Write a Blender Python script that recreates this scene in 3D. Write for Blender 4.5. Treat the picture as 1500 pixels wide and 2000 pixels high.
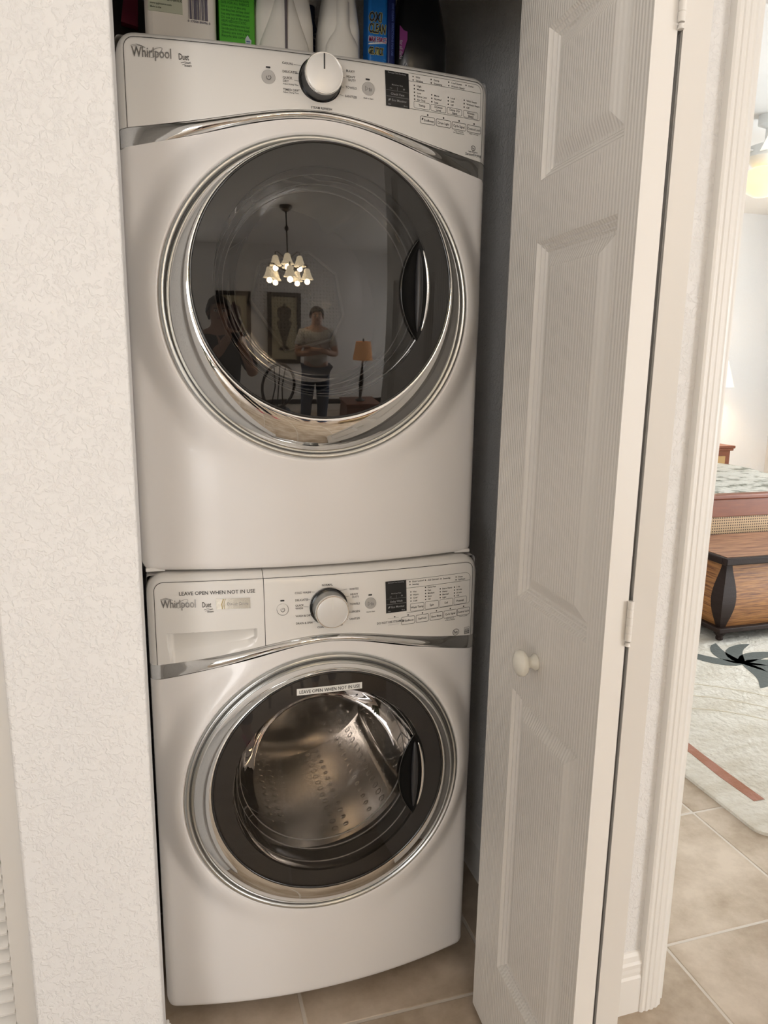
import bpy, bmesh, math, random
import numpy as np
from mathutils import Vector, Matrix
random.seed(7)
PI = math.pi
scene = bpy.context.scene
COL = scene.collection
for o in list(bpy.data.objects): bpy.data.objects.remove(o)

# ------------------------------------------------------------------ camera
CAM = (-.2898, -1.4299, 1.3999); YAW, PITCH, ROLL, FPX = .2926, -.1981, .0145, 1428.68
cd = bpy.data.cameras.new('camera'); cam = bpy.data.objects.new('camera', cd); COL.objects.link(cam)
cd.sensor_fit = 'VERTICAL'; cd.sensor_height = 36; cd.lens = FPX/2000*36; cd.clip_start = .02
fw = Vector((math.sin(YAW)*math.cos(PITCH), math.cos(YAW)*math.cos(PITCH), math.sin(PITCH)))
rt = Vector((math.cos(YAW), -math.sin(YAW), 0)); up = rt.cross(fw)
r2 = rt*math.cos(ROLL)+up*math.sin(ROLL); u2 = up*math.cos(ROLL)-rt*math.sin(ROLL)
M = Matrix((r2, u2, -fw)).transposed().to_4x4(); M.translation = CAM
cam.matrix_world = M
scene.camera = cam

# ------------------------------------------------------------------ world, lights, exposure
w = bpy.data.worlds.new('sky'); scene.world = w; w.use_nodes = True
w.node_tree.nodes['Background'].inputs[0].default_value = (.75, .85, 1, 1)
w.node_tree.nodes['Background'].inputs[1].default_value = .6
scene.view_settings.view_transform = 'Standard'; scene.view_settings.look = 'None'
scene.view_settings.exposure = 0.24; scene.view_settings.gamma = 1; scene.view_settings.use_curve_mapping = False

def area(name, loc, size, energy, color, aim):
    l = bpy.data.lights.new(name, 'AREA'); l.shape = 'RECTANGLE'; l.size, l.size_y = size; l.energy = energy; l.color = color
    o = bpy.data.objects.new(name, l); COL.objects.link(o); o.location = loc
    o.rotation_euler = (Vector(aim)).to_track_quat('-Z', 'Y').to_euler(); return o
# daylight through the windows of the two rooms, all outside the picture, each at its own window
area('living_window_right_offscreen', (3.12, -3.3, 1.15), (2.2, 1.9), 74, (.985, .99, 1), (-1, .25, -.12))
area('living_window_back_offscreen', (-2.05, -4.9, 1.15), (1.3, 1.7), 52, (.985, .99, 1), (.3, 1, -.12))
area('bedroom_window_right_offscreen', (5.5, 1.1, 1.3), (2.4, 2.0), 160, (.85, .935, 1), (-1, .15, -.1))

# ------------------------------------------------------------------ materials
MATS = {}
def mat(name, col, rough=.5, metal=0, spec=.5, bump=None, var=None, coat=0, emis=None, trans=None):
    """bump=(scale, strength, distance, kind); var=(scale, col2, lo, hi)"""
    if name in MATS: return MATS[name]
    m = bpy.data.materials.new(name); m.use_nodes = True; MATS[name] = m
    nt = m.node_tree; b = nt.nodes['Principled BSDF']
    b.inputs['Base Color'].default_value = (*col, 1); b.inputs['Roughness'].default_value = rough
    b.inputs['Metallic'].default_value = metal; b.inputs['Specular IOR Level'].default_value = spec
    if coat: b.inputs['Coat Weight'].default_value = coat; b.inputs['Coat Roughness'].default_value = .04
    if emis: b.inputs['Emission Color'].default_value = (*emis[0], 1); b.inputs['Emission Strength'].default_value = emis[1]
    tc = nt.nodes.new('ShaderNodeTexCoord')
    if var:
        n = nt.nodes.new('ShaderNodeTexNoise'); n.inputs['Scale'].default_value = var[0]; n.inputs['Detail'].default_value = 6; n.inputs['Roughness'].default_value = .65
        mp = nt.nodes.new('ShaderNodeMapping'); nt.links.new(tc.outputs['Object'], mp.inputs[0]); nt.links.new(mp.outputs[0], n.inputs['Vector'])
        if len(var) > 4: mp.inputs['Scale'].default_value = var[4]
        r = nt.nodes.new('ShaderNodeMapRange'); r.inputs[1].default_value = var[2]; r.inputs[2].default_value = var[3]
        mx = nt.nodes.new('ShaderNodeMix'); mx.data_type = 'RGBA'
        mx.inputs[6].default_value = (*col, 1); mx.inputs[7].default_value = (*var[1], 1)
        nt.links.new(n.outputs['Fac'], r.inputs[0]); nt.links.new(r.outputs[0], mx.inputs[0]); nt.links.new(mx.outputs[2], b.inputs['Base Color'])
    if bump:
        sc, st, di, kind = bump
        bp = nt.nodes.new('ShaderNodeBump'); bp.inputs['Strength'].default_value = st; bp.inputs['Distance'].default_value = di
        mp = nt.nodes.new('ShaderNodeMapping'); nt.links.new(tc.outputs['Object'], mp.inputs[0])
        if kind == 'knock':
            n = nt.nodes.new('ShaderNodeTexNoise'); n.inputs['Scale'].default_value = sc; n.inputs['Detail'].default_value = 4; n.inputs['Roughness'].default_value = .55; n.inputs['Distortion'].default_value = .8
            n2 = nt.nodes.new('ShaderNodeTexNoise'); n2.inputs['Scale'].default_value = sc*.16; n2.inputs['Detail'].default_value = 2
            r = nt.nodes.new('ShaderNodeMapRange'); r.interpolation_type = 'SMOOTHSTEP'; r.inputs[1].default_value = .42; r.inputs[2].default_value = .6
            nt.links.new(mp.outputs[0], n.inputs['Vector']); nt.links.new(mp.outputs[0], n2.inputs['Vector'])
            ad = nt.nodes.new('ShaderNodeMath'); ad.operation = 'MULTIPLY_ADD'; ad.inputs[1].default_value = .5; nt.links.new(n2.outputs['Fac'], ad.inputs[0])
            su = nt.nodes.new('ShaderNodeMath'); su.operation = 'SUBTRACT'; su.inputs[1].default_value = .25
            nt.links.new(n.outputs['Fac'], ad.inputs[2]); nt.links.new(ad.outputs[0], su.inputs[0]); nt.links.new(su.outputs[0], r.inputs[0])
            nt.links.new(r.outputs[0], bp.inputs['Height'])
        elif kind == 'grain':
            mp.inputs['Scale'].default_value = (1, 1, .05)
            n = nt.nodes.new('ShaderNodeTexWave'); n.wave_type = 'BANDS'; n.bands_direction = 'X'; n.inputs['Scale'].default_value = sc; n.inputs['Distortion'].default_value = 9; n.inputs['Detail'].default_value = 2; n.inputs['Detail Scale'].default_value = .35
            nt.links.new(mp.outputs[0], n.inputs['Vector']); nt.links.new(n.outputs['Fac'], bp.inputs['Height'])
        elif kind == 'dots':
            n = nt.nodes.new('ShaderNodeTexVoronoi'); n.inputs['Scale'].default_value = sc; n.inputs['Randomness'].default_value = 0
            r = nt.nodes.new('ShaderNodeMapRange'); r.inputs[1].default_value = .2; r.inputs[2].default_value = .3
            nt.links.new(mp.outputs[0], n.inputs['Vector']); nt.links.new(n.outputs['Distance'], r.inputs[0]); nt.links.new(r.outputs[0], bp.inputs['Height'])
        elif kind == 'reed':
            mp.inputs['Scale'].default_value = (.06, .06, 1)
            n = nt.nodes.new('ShaderNodeTexNoise'); n.inputs['Scale'].default_value = sc; n.inputs['Detail'].default_value = 3
            nt.links.new(mp.outputs[0], n.inputs['Vector']); nt.links.new(n.outputs['Fac'], bp.inputs['Height'])
        else:
            n = nt.nodes.new('ShaderNodeTexNoise'); n.inputs['Scale'].default_value = sc; n.inputs['Detail'].default_value = 5
            nt.links.new(mp.outputs[0], n.inputs['Vector']); nt.links.new(n.outputs['Fac'], bp.inputs['Height'])
        nt.links.new(bp.outputs[0], b.inputs['Normal'])
    return m
def glass_mat(name, tint, ior=1.5, rough=0, gain=1.0):
    m = bpy.data.materials.new(name); m.use_nodes = True; nt = m.node_tree; nt.nodes.clear(); MATS[name] = m
    o = nt.nodes.new('ShaderNodeOutputMaterial'); t = nt.nodes.new('ShaderNodeBsdfTransparent'); t.inputs[0].default_value = (*tint, 1)
    g = nt.nodes.new('ShaderNodeBsdfGlossy'); g.inputs['Roughness'].default_value = rough
    f = nt.nodes.new('ShaderNodeFresnel'); f.inputs['IOR'].default_value = ior
    k = nt.nodes.new('ShaderNodeMath'); k.operation = 'MULTIPLY'; k.use_clamp = True; k.inputs[1].default_value = gain
    x = nt.nodes.new('ShaderNodeMixShader'); nt.links.new(f.outputs[0], k.inputs[0]); nt.links.new(k.outputs[0], x.inputs[0]); nt.links.new(t.outputs[0], x.inputs[1]); nt.links.new(g.outputs[0], x.inputs[2]); nt.links.new(x.outputs[0], o.inputs[0])
    return m
WALL = mat('wall_paint', (.80, .782, .76), .55, bump=(100, .5, .002, 'knock'))
WALLS = mat('wall_paint_plain', (.80, .785, .765), .6)
CEIL = mat('ceiling_paint', (.8, .78, .75), .8)
TRIMW = mat('trim_paint', (.82, .79, .745), .4)
DOORW = mat('door_paint', (.82, .79, .745), .38, bump=(42, .42, .0012, 'grain'))
DOORP = mat('door_edge_paint', (.82, .79, .745), .42)
TILE = mat('floor_tile', (.58, .485, .385), .36, var=(5, (.34, .26, .18), .36, .66), bump=(22, .15, .002, 'noise'))
GROUT = mat('grout', (.62, .56, .49), .9)
ENAMEL = mat('white_enamel', (.84, .81, .785), .3, coat=.25)
PLASTIC = mat('white_plastic', (.82, .795, .755), .3, coat=.3)
PLASTICD = mat('pocket_plastic', (.74, .72, .69), .25, coat=.3)
CHROME = mat('chrome', (.78, .78, .77), .035, 1)
SILVER = mat('satin_silver', (.55, .56, .55), .28, 1)
KNOBF = mat('knob_face', (.80, .79, .77), .35, .25)
BLACKG = mat('black_gloss', (.006, .006, .007), .08, coat=.5)
DARKP = mat('dark_plastic', (.03, .03, .032), .35)
BORDER = mat('smoked_border', (.050, .048, .047), .5)
INK = mat('grey_ink', (.045, .042, .04), .6)
INKL = mat('light_grey_ink', (.42, .40, .38), .6)
INKW = mat('pale_display_ink', (.30, .30, .30), .6)
BTN = mat('button_grey', (.46, .445, .425), .4)
DISP = mat('display_black', (.018, .018, .018), .2)
GASKET = mat('gasket', (.24, .23, .22), .5)
DRYDRUM = mat('dryer_drum', (.42, .40, .38), .35, .3)
LINT = mat('perforated_grille', (.30, .29, .28), .5, bump=(120, .7, .003, 'dots'))
STEEL = mat('stainless_drum', (.78, .76, .73), .2, 1, bump=(34, .4, .003, 'dots'))
DGLASS = glass_mat('smoked_glass', (.50, .485, .47), 1.5, 0, 2.3)
WGLASS = glass_mat('washer_smoked_glass', (.82, .78, .75), 1.5, 0, 1.2)
BOWL = glass_mat('bowl_glass', (.92, .92, .92), 1.2, 0)
BRUSHED = mat('foil_sticker', (.75, .70, .60), .25, .8)
PAPER = mat('white_label', (.85, .84, .80), .5)

# ------------------------------------------------------------------ helpers
class MB:
    def __init__(s): s.v = []; s.f = []; s.m = []
    def add(s, vs, fs, mi=0):
        k = len(s.v); s.v += [tuple(map(float, p)) for p in vs]; s.f += [tuple(i+k for i in f) for f in fs]; s.m += [mi]*len(fs); return s
    def box(s, a, b, mi=0):
        (x0, y0, z0), (x1, y1, z1) = a, b
        return s.add([(x0,y0,z0),(x1,y0,z0),(x1,y1,z0),(x0,y1,z0),(x0,y0,z1),(x1,y0,z1),(x1,y1,z1),(x0,y1,z1)],
                     [(0,3,2,1),(4,5,6,7),(0,1,5,4),(1,2,6,5),(2,3,7,6),(3,0,4,7)], mi)
    def grid(s, rows, closed=False, mi=0, flip=False):
        n = len(rows[0]); vs = [p for r in rows for p in r]; fs = []
        for i in range(len(rows)-1):
            for j in range(n if closed else n-1):
                k = (j+1) % n; q = (i*n+j, i*n+k, (i+1)*n+k, (i+1)*n+j); fs.append(q[::-1] if flip else q)
        return s.add(vs, fs, mi)
    def fan(s, ring, flip=False, mi=0):
        f = tuple(range(len(ring))); return s.add(ring, [f[::-1] if flip else f], mi)
    def lathe(s, prof, c=(0,0,0), axis='z', n=32, mi=0, cap=True, sx=1, sy=1):
        rows = []
        for r, h in prof:
            row = []
            for i in range(n):
                a = 2*PI*i/n; p = r*math.cos(a)*sx; q = r*math.sin(a)*sy
                row.append({'z': (c[0]+p, c[1]+q, c[2]+h), 'y': (c[0]+p, c[1]+h, c[2]+q), 'x': (c[0]+h, c[1]+p, c[2]+q)}[axis])
            rows.append(row)
        s.grid(rows, True, mi)
        if cap:
            if prof[0][0] > 1e-5: s.fan(rows[0], True, mi)
            if prof[-1][0] > 1e-5: s.fan(rows[-1], False, mi)
        return s
    def tube(s, pts, r, n=8, mi=0, closed=False):
        P = [Vector(p) for p in pts]; rs = r if isinstance(r, (list, tuple)) else [r]*len(P); rows = []
        prev = None
        for i, p in enumerate(P):
            t = (P[(i+1) % len(P)]-P[i-1]) if closed else (P[min(i+1, len(P)-1)]-P[max(i-1, 0)])
            t.normalize()
            if prev is None: a = t.orthogonal().normalized()
            else: a = (prev-t*prev.dot(t)).normalized()
            prev = a; b = t.cross(a)
            rows.append([p+(a*math.cos(2*PI*k/n)+b*math.sin(2*PI*k/n))*rs[i] for k in range(n)])
        if closed: rows.append(rows[0])
        s.grid(rows, True, mi)
        if not closed: s.fan(rows[0], True, mi); s.fan(rows[-1], False, mi)
        return s
    def prism(s, poly, y0, y1, mi=0):
        """poly = (x,z) outline, extruded along y"""
        n = len(poly)
        s.add([(x, y0, z) for x, z in poly]+[(x, y1, z) for x, z in poly],
              [tuple(range(n)), tuple(range(2*n-1, n-1, -1))]+[(i, i+n, (i+1) % n+n, (i+1) % n) for i in range(n)], mi); return s
    def mesh(s, name, mats, smooth=False):
        me = bpy.data.meshes.new(name); me.from_pydata(s.v, [], s.f)
        for m in (mats if isinstance(mats, (list, tuple)) else [mats]): me.materials.append(m)
        me.polygons.foreach_set('material_index', s.m)
        bm = bmesh.new(); bm.from_mesh(me); bmesh.ops.remove_doubles(bm, verts=bm.verts, dist=1e-6)
        bmesh.ops.recalc_face_normals(bm, faces=bm.faces); bm.to_mesh(me); bm.free()
        if smooth:
            me.polygons.foreach_set('use_smooth', [True]*len(me.polygons))
            if smooth is not True: me.set_sharp_from_angle(angle=math.radians(smooth))
        return me
    def build(s, name, mats, parent=None, smooth=False, bevel=0):
        o = bpy.data.objects.new(name, s.mesh(name, mats, smooth)); COL.objects.link(o); o.parent = parent
        if bevel:
            md = o.modifiers.new('bevel', 'BEVEL'); md.width = bevel; md.segments = 3; md.limit_method = 'ANGLE'
            if not smooth:
                o.data.polygons.foreach_set('use_smooth', [True]*len(o.data.polygons)); o.data.set_sharp_from_angle(angle=math.radians(40))
        return o
def tag(o, label, cat=None, group=None, kind=None):
    o['label'] = label
    if cat: o['category'] = cat
    if group: o['group'] = group
    if kind: o['kind'] = kind
    return o
def thing(name, label, cat, loc=(0,0,0), rz=0, group=None, kind=None):
    o = bpy.data.objects.new(name, None); COL.objects.link(o); o.location = loc; o.rotation_euler = (0, 0, rz); o.empty_display_size = .1
    return tag(o, label, cat, group, kind)
def struct(name, mb, m, label, cat=None, smooth=False, bevel=0):
    return tag(mb.build(name, m, None, smooth, bevel), label, cat or name.split('_')[0], None, 'structure')
def copy_tree(o, parent=None):
    c = o.copy(); COL.objects.link(c); c.parent = parent
    for ch in list(o.children): copy_tree(ch, c)
    return c
def text_geo(s, size):
    """flat outline mesh of a line of lettering: (verts2d, faces, width)"""
    cu = bpy.data.curves.new('t', 'FONT'); cu.body = s; cu.size = size; cu.resolution_u = 2; cu.offset = size*.012
    ob = bpy.data.objects.new('t', cu); me = ob.to_mesh()
    vs = [(v.co.x, v.co.y) for v in me.vertices]; fs = [tuple(p.vertices) for p in me.polygons]
    ob.to_mesh_clear(); bpy.data.objects.remove(ob); bpy.data.curves.remove(cu)
    wd = max((v[0] for v in vs), default=0)
    return vs, fs, wd
def smooth01(t): t = min(1, max(0, t)); return t*t*(3-2*t)

# ================================================================== SETTING
WY0, WY1 = -.265, -.15           # hall wall: face and back
fl = MB().box((-3.3, -5.3, -.06), (6.0, 4.9, -.0015))
floor = struct('floor', fl, GROUT, 'beige stone-look ceramic tile floor with pale grout', 'floor')
T = .4475; tm = MB(); g = .0036
tm.box((g, g, -.01), (T-g, T-g, 0)); tmesh = None
cnt = 0
for i in range(-8, 13):
    for j in range(-12, 11):
        x, y = -.052+i*T, -.134+j*T
        vis = (y < -.2 and -2.9 < x < 2.9 and y > -4.9) or (y >= -.7 and -.6 < x < .6 and y < .8) or (x > .35 and x < 5.4 and -.7 < y < 4.2 and (x-.1) < 1.15*(y+2.2))
        if not vis: continue
        if tmesh is None:
            o = tm.build('tile', TILE, floor, bevel=.002); tmesh = o.data
        else:
            o = bpy.data.objects.new('tile', tmesh); COL.objects.link(o); o.parent = floor
            md = o.modifiers.new('bevel', 'BEVEL'); md.width = .002; md.segments = 2
        o.location = (x, y, 0); cnt += 1
        if cnt % 4 == 1: pass
# per-tile variation through object random
nt = TILE.node_tree
oi = nt.nodes.new('ShaderNodeObjectInfo'); vm = nt.nodes.new('ShaderNodeVectorMath'); vm.operation = 'MULTIPLY_ADD'; vm.inputs[1].default_value = (37, 23, 11)
mp0 = [n for n in nt.nodes if n.type == 'MAPPING'][0]
tcn = [n for n in nt.nodes if n.type == 'TEX_COORD'][0]
nt.links.new(oi.outputs['Random'], vm.inputs[0]); nt.links.new(tcn.outputs['Object'], vm.inputs[2]); nt.links.new(vm.outputs[0], mp0.inputs[0])

def rwall(name, x0, x1, y0, y1, z0, z1, label, m=None, bev=.005):
    return struct(name, MB().box((x0, y0, z0), (x1, y1, z1)), m or WALL, label, 'wall', bevel=bev)
HT = 2.65
rwall('wall_pillar', -.541, -.3365, WY0, WY1, 0, HT, 'white knockdown-textured wall strip between the louvred door and the stacked machines')
rwall('wall_far_left', -3.3, -1.42, WY0, WY1, 0, HT, 'white textured wall beyond the louvred closet door')
rwall('wall_header_left', -1.42, -.541, WY0, WY1, 2.06, HT, 'white textured wall above the louvred closet door')
rwall('wall_header', -.3365, .475, WY0, WY1, 2.06, HT, 'white textured wall above the laundry closet opening')
rwall('wall_right', .475, .722, WY0, WY1, 0, HT, 'narrow white textured wall between folded closet door and bedroom doorway')
rwall('wall_header_right', .722, 1.56, WY0, WY1, 2.08, HT, 'white textured wall above the bedroom doorway')
rwall('wall_far_right', 1.56, 3.3, WY0, WY1, 0, HT, 'white textured wall right of the bedroom doorway')
# closet inside
rwall('wall_closet_left', -.46, -.375, WY1, .82, 0, HT, 'unlit closet wall beside the machines on the pillar side', WALL, 0)
rwall('wall_closet_right', .5, .60, WY1, .82, 0, HT, 'dim closet side wall behind the folded door', WALL, 0)
rwall('wall_closet_back', -.46, .60, .82, .9, 0, HT, 'dim closet wall behind the machines', WALL, 0)
struct('ceiling_closet', MB().box((-.375, WY1, 2.5), (.5, .82, 2.6)), CEIL, 'dim closet ceiling above the machines', 'ceiling')
# living room
struct('ceiling', MB().box((-3.3, -5.3, HT), (3.3, WY1, HT+.1)), CEIL, 'white ceiling of the living room', 'ceiling')
rwall('wall_left', -3.3, -3.2, -5.3, WY0, 0, HT, 'white living room side wall behind the plant', WALLS, 0)
rwall('wall_back', -3.2, 3.2, -5.1, -5.0, 0, HT, 'white living room wall hung with urn prints', WALLS, 0)
rwall('wall_side', 3.2, 3.3, -5.3, WY0, 0, HT, 'white living room wall with the big window', WALLS, 0)
# louvre closet backing
rwall('wall_louvre_closet', -1.45, -.541, -.09, -.05, 0, HT, 'dark wall behind the louvred door', WALLS, 0)
# bedroom
rwall('wall_bedroom_left', .60, .68, WY1, 4.6, 0, HT+.3, 'white bedroom wall next to the doorway', WALLS, 0)
BEDW = mat('bedroom_wall_paint', (.80, .782, .76), .6, bump=(62, .3, .002, 'knock'))
rwall('wall_bedroom_back', .60, 5.7, 4.6, 4.7, 0, HT+.3, 'pale textured bedroom wall behind the bed', BEDW, 0)
rwall('wall_bedroom_right', 5.6, 5.7, WY1, 4.6, 0, HT+.3, 'pale bedroom wall with the window', BEDW, 0)
rwall('wall_bedroom_front', 1.56, 5.7, WY1, -.1, 0, HT+.3, 'pale bedroom wall beside the doorway', BEDW, 0)
struct('ceiling_bedroom', MB().box((.60, WY1, HT+.2), (5.7, 4.7, HT+.3)), CEIL, 'white bedroom ceiling under the fan', 'ceiling')

# windows (frames with bright panes where the daylight enters)
SKYP = mat('daylight_pane', (.9, .93, 1), .3, emis=((1, .97, .93), 2.0))
def window(name, axis, at, a0, a1, z0, z1, label, n=2):
    root = thing(name, label, 'window', kind='structure')
    def bx(u0, u1, h0, h1, d0, d1):
        return MB().box((d0, u0, h0), (d1, u1, h1)) if axis == 'x' else MB().box((u0, d0, h0), (u1, d1, h1))
    s = at
    pw = (a1-a0)/n
    for k in range(n):
        bx(a0+k*pw+.03, a0+(k+1)*pw-.03, z0+.05, z1-.05, min(s[0], s[1]), min(s[0], s[1])+.01).build('pane', SKYP, root)
        bx(a0+k*pw, a0+k*pw+.05, z0, z1, *sorted((s[0], s[2]))).build('mullion', TRIMW, root)
    bx(a1-.05, a1, z0, z1, *sorted((s[0], s[2]))).build('mullion', TRIMW, root)
    for h in (z0, z1-.05): bx(a0, a1, h, h+.05, *sorted((s[0], s[2]))).build('rail', TRIMW, root)
window('window_1', 'x', (3.19, 3.18, 3.15), -4.4, -2.2, .15, 2.15, 'large bright window on the living room side wall')
window('window_2', 'y', (-4.99, -4.98, -4.95), -2.75, -1.35, .25, 2.1, 'bright window on the living room wall beyond the plum urn print')
window('window_3', 'x', (5.59, 5.58, 5.54), -.05, 2.4, .3, 2.3, 'sunlit bedroom window')

# baseboards
def base_profile(x0, x1, yf, m, name, label, cat='baseboard'):
    prof = [(0, 0), (-.014, 0), (-.014, .088), (-.011, .094), (-.012, .104), (-.011, .112), (-.012, .122), (-.009, .128), (-.007, .14), (-.003, .147), (0, .149)]
    b = MB(); b.grid([[(x0, yf+d, z) for d, z in prof], [(x1, yf+d, z) for d, z in prof]])
    b.fan([(x0, yf+d, z) for d, z in prof]); b.fan([(x1, yf+d, z) for d, z in prof], True)
    return struct(name, b, m, label, cat)
base_profile(.478, .664, WY0, TRIMW, 'baseboard_right', 'cream moulded baseboard on narrow wall beside bedroom doorway')
base_profile(-3.2, -1.5, WY0, TRIMW, 'baseboard_left', 'cream moulded baseboard beyond the louvred door')
b = MB(); prof = [(0, 0), (-.014, 0), (-.014, .10), (-.008, .125), (-.003, .145), (0, .149)]
b.grid([[(.5+d, WY1, z) for d, z in prof], [(.5+d, .82, z) for d, z in prof]])
struct('baseboard_closet', b, TRIMW, 'moulded baseboard inside the dim closet', 'baseboard')
b = MB().box((-.337, -.262, 0), (-.3265, -.165, .14)); b.box((-.337, -.262, .14), (-.330, -.165, .149))
struct('baseboard_return', b, TRIMW, 'white baseboard end wrapped inside the closet opening beside the machines', 'baseboard', bevel=.003)
base_profile(-3.2, 3.2, -4.986, TRIMW, 'baseboard_back', 'cream baseboard under the urn prints')

# bedroom doorway casing (fluted)
def casing(name, x0, x1, z1, label, mirror=False):
    w_ = x1-x0; prof = [(0, 0), (0, -.016), (.08, -.0185), (.14, -.0185), (.18, -.0165), (.24, -.0165), (.28, -.0185), (.36, -.0185), (.40, -.0165), (.46, -.0165), (.5, -.018), (.6, -.018), (.64, -.0155), (.7, -.0155), (.76, -.0165), (.92, -.012), (1, -.011), (1, 0)]
    if mirror: prof = [(1-a, d) for a, d in prof[::-1]]
    P = [(x0+a*w_, WY0+d) for a, d in prof]; b = MB()
    b.grid([[(x, y, 0) for x, y in P], [(x, y, z1) for x, y in P]]); b.fan([(x, y, z1) for x, y in P]); b.fan([(x, y, 0) for x, y in P], True)
    return struct(name, b, TRIMW, label, 'door casing')
casing('trim_1', .664, .722, 2.14, 'cream fluted door casing between narrow wall and bedroom')
casing('trim_2', 1.56, 1.618, 2.14, 'cream fluted casing on the far side of the bedroom doorway', True)
struct('trim_3', MB().box((.664, WY0-.017, 2.08), (1.618, WY0, 2.14)), TRIMW, 'cream casing over the bedroom doorway', 'door casing', bevel=.003)
struct('trim_4', MB().box((.7225, WY0+.002, 0), (.737, WY1-.002, 2.08)), TRIMW, 'cream door jamb of the bedroom doorway', 'door jamb')

# ------------------------------------------------------------------ bifold door
door = thing('door_1', 'white moulded six-panel bifold door folded open beside the machines', 'door', (0, 0, 0), kind='structure')
PAN = [(1.700, 1.928), (.990, 1.603), (.208, .810)]; S0, S1 = .112, .356; LW, LTH, LZ0, LZ1 = .404, .035, .014, 2.035
leafA = Matrix.Identity(4)
def leaf_matrix(a, b_, side, lean=.0155):
    A_ = Vector((*a, 0)); e = (Vector((*b_, 0))-A_).normalized(); n = Vector((-e.y, e.x, 0))
    if n.x*side < 0: n = -n
    m = Matrix((e, n, Vector((lean, 0, 1)).normalized())).transposed().to_4x4(); m.translation = A_; return m
def make_leaf(mtx):
    lf = MB()
    zs = [LZ0]+[z for p in PAN[::-1] for z in p]+[LZ1]
    def rect(x0, x1, z0, z1): lf.add([(x0, 0, z0), (x1, 0, z0), (x1, 0, z1), (x0, 0, z1)], [(0, 1, 2, 3)])
    rect(0, S0, LZ0, LZ1); rect(S1, LW, LZ0, LZ1)
    for k in range(0, 8, 2): rect(S0, S1, zs[k], zs[k+1])
    lf.add([(0,0,LZ0),(LW,0,LZ0),(LW,LTH,LZ0),(0,LTH,LZ0),(0,0,LZ1),(LW,0,LZ1),(LW,LTH,LZ1),(0,LTH,LZ1)], [(0,3,2,1),(4,5,6,7),(2,3,7,6),(3,0,4,7)])
    lf.add([(LW,0,LZ0),(LW,LTH,LZ0),(LW,LTH,LZ1),(LW,0,LZ1)], [(0,1,2,3)], 1)
    me = bpy.data.meshes.new('leaf'); me.from_pydata(lf.v, [], lf.f); me.materials.append(DOORW); me.materials.append(DOORP); me.polygons.foreach_set('material_index', lf.m)
    o = bpy.data.objects.new('leaf', me); COL.objects.link(o); o.parent = door; o.matrix_local = mtx
    steps = [(0, 0), (.005, .0055), (.0075, .0055), (.012, .010), (.0145, .010), (.017, .013), (.022, .013), (.044, .003), (.048, .0025)]
    for z0, z1 in PAN:
        p = MB(); rows = []
        for ins, d in steps: rows.append([(S0+ins, d, z0+ins), (S1-ins, d, z0+ins), (S1-ins, d, z1-ins), (S0+ins, d, z1-ins)])
        p.grid(rows, True); p.fan(rows[-1])
        q = p.build('raised_panel', DOORW, o)
    return o
la = make_leaf(leaf_matrix((.312, -.17), (.2965, -.57), 1))
lb = make_leaf(leaf_matrix((.482, -.197), (.3727, -.578), -1))
# knob
kb = MB().lathe([(.0, .002), (.0145, .001), (.0145, -.004), (.0105, -.008), (.0095, -.014), (.012, -.019), (.0205, -.022), (.0235, -.027), (.0225, -.033), (.016, -.038), (.007, -.0405), (0, -.041)], (.2, 0, .897), 'y', 28)
tag(kb.build('knob', mat('knob_cream', (.86, .84, .76), .3, coat=.4), la, True), 'cream round wooden knob')
for hz in (1.04, 1.85, .23):
    h = MB()
    for k in range(5):
        h.lathe([(.0042, -.0059), (.0046, -.0055), (.0046, .0055), (.0042, .0059)], (LW+.0035, LTH+.0018, hz-.024+k*.012), 'z', 12)
    h.lathe([(.0044, -.004), (.003, .0), (.004, .002)], (LW+.0035, LTH+.0018, hz-.034), 'z', 12)
    h.build('hinge', TRIMW, la, 40)
# head track of the bifold
struct('trim_5', MB().box((-.33, -.225, 2.042), (.47, -.19, 2.06)), TRIMW, 'bifold door head track in the closet opening', 'door track')

# ------------------------------------------------------------------ louvred door
ldoor = thing('door_2', 'cream louvred closet door set behind the edge of the pillar wall', 'door', (0, 0, 0), kind='structure')
LDM = mat('louvre_paint', (.82, .79, .745), .5)
lx1 = -.545; lw = .42
for xa, xb in ((lx1-.038, lx1), (lx1-lw, lx1-lw+.038)):
    MB().box((xa, -.215, .015), (xb, -.185, 2.03)).build('stile', LDM, ldoor, bevel=.002)
for za, zb in ((.015, .10), (1.0, 1.08), (1.94, 2.03)):
    MB().box((lx1-lw+.038, -.213, za), (lx1-.038, -.187, zb)).build('rail', LDM, ldoor, bevel=.002)
sl = MB(); L_ = lw-.076
sl.add([(0,-.019,-.014),(L_,-.019,-.014),(L_,.017,.012),(0,.017,.012),(0,-.017,-.019),(L_,-.017,-.019),(L_,.019,.007),(0,.019,.007)], [(0,1,2,3),(7,6,5,4),(0,4,5,1),(1,5,6,2),(2,6,7,3),(3,7,4,0)])
sm_ = sl.mesh('slat', LDM)
z = .115
while z < 1.93:
    if not (.985 < z < 1.095):
        o = bpy.data.objects.new('slat', sm_); COL.objects.link(o); o.parent = ldoor; o.location = (lx1-lw+.038, -.2, z)
    z += .0265

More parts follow.
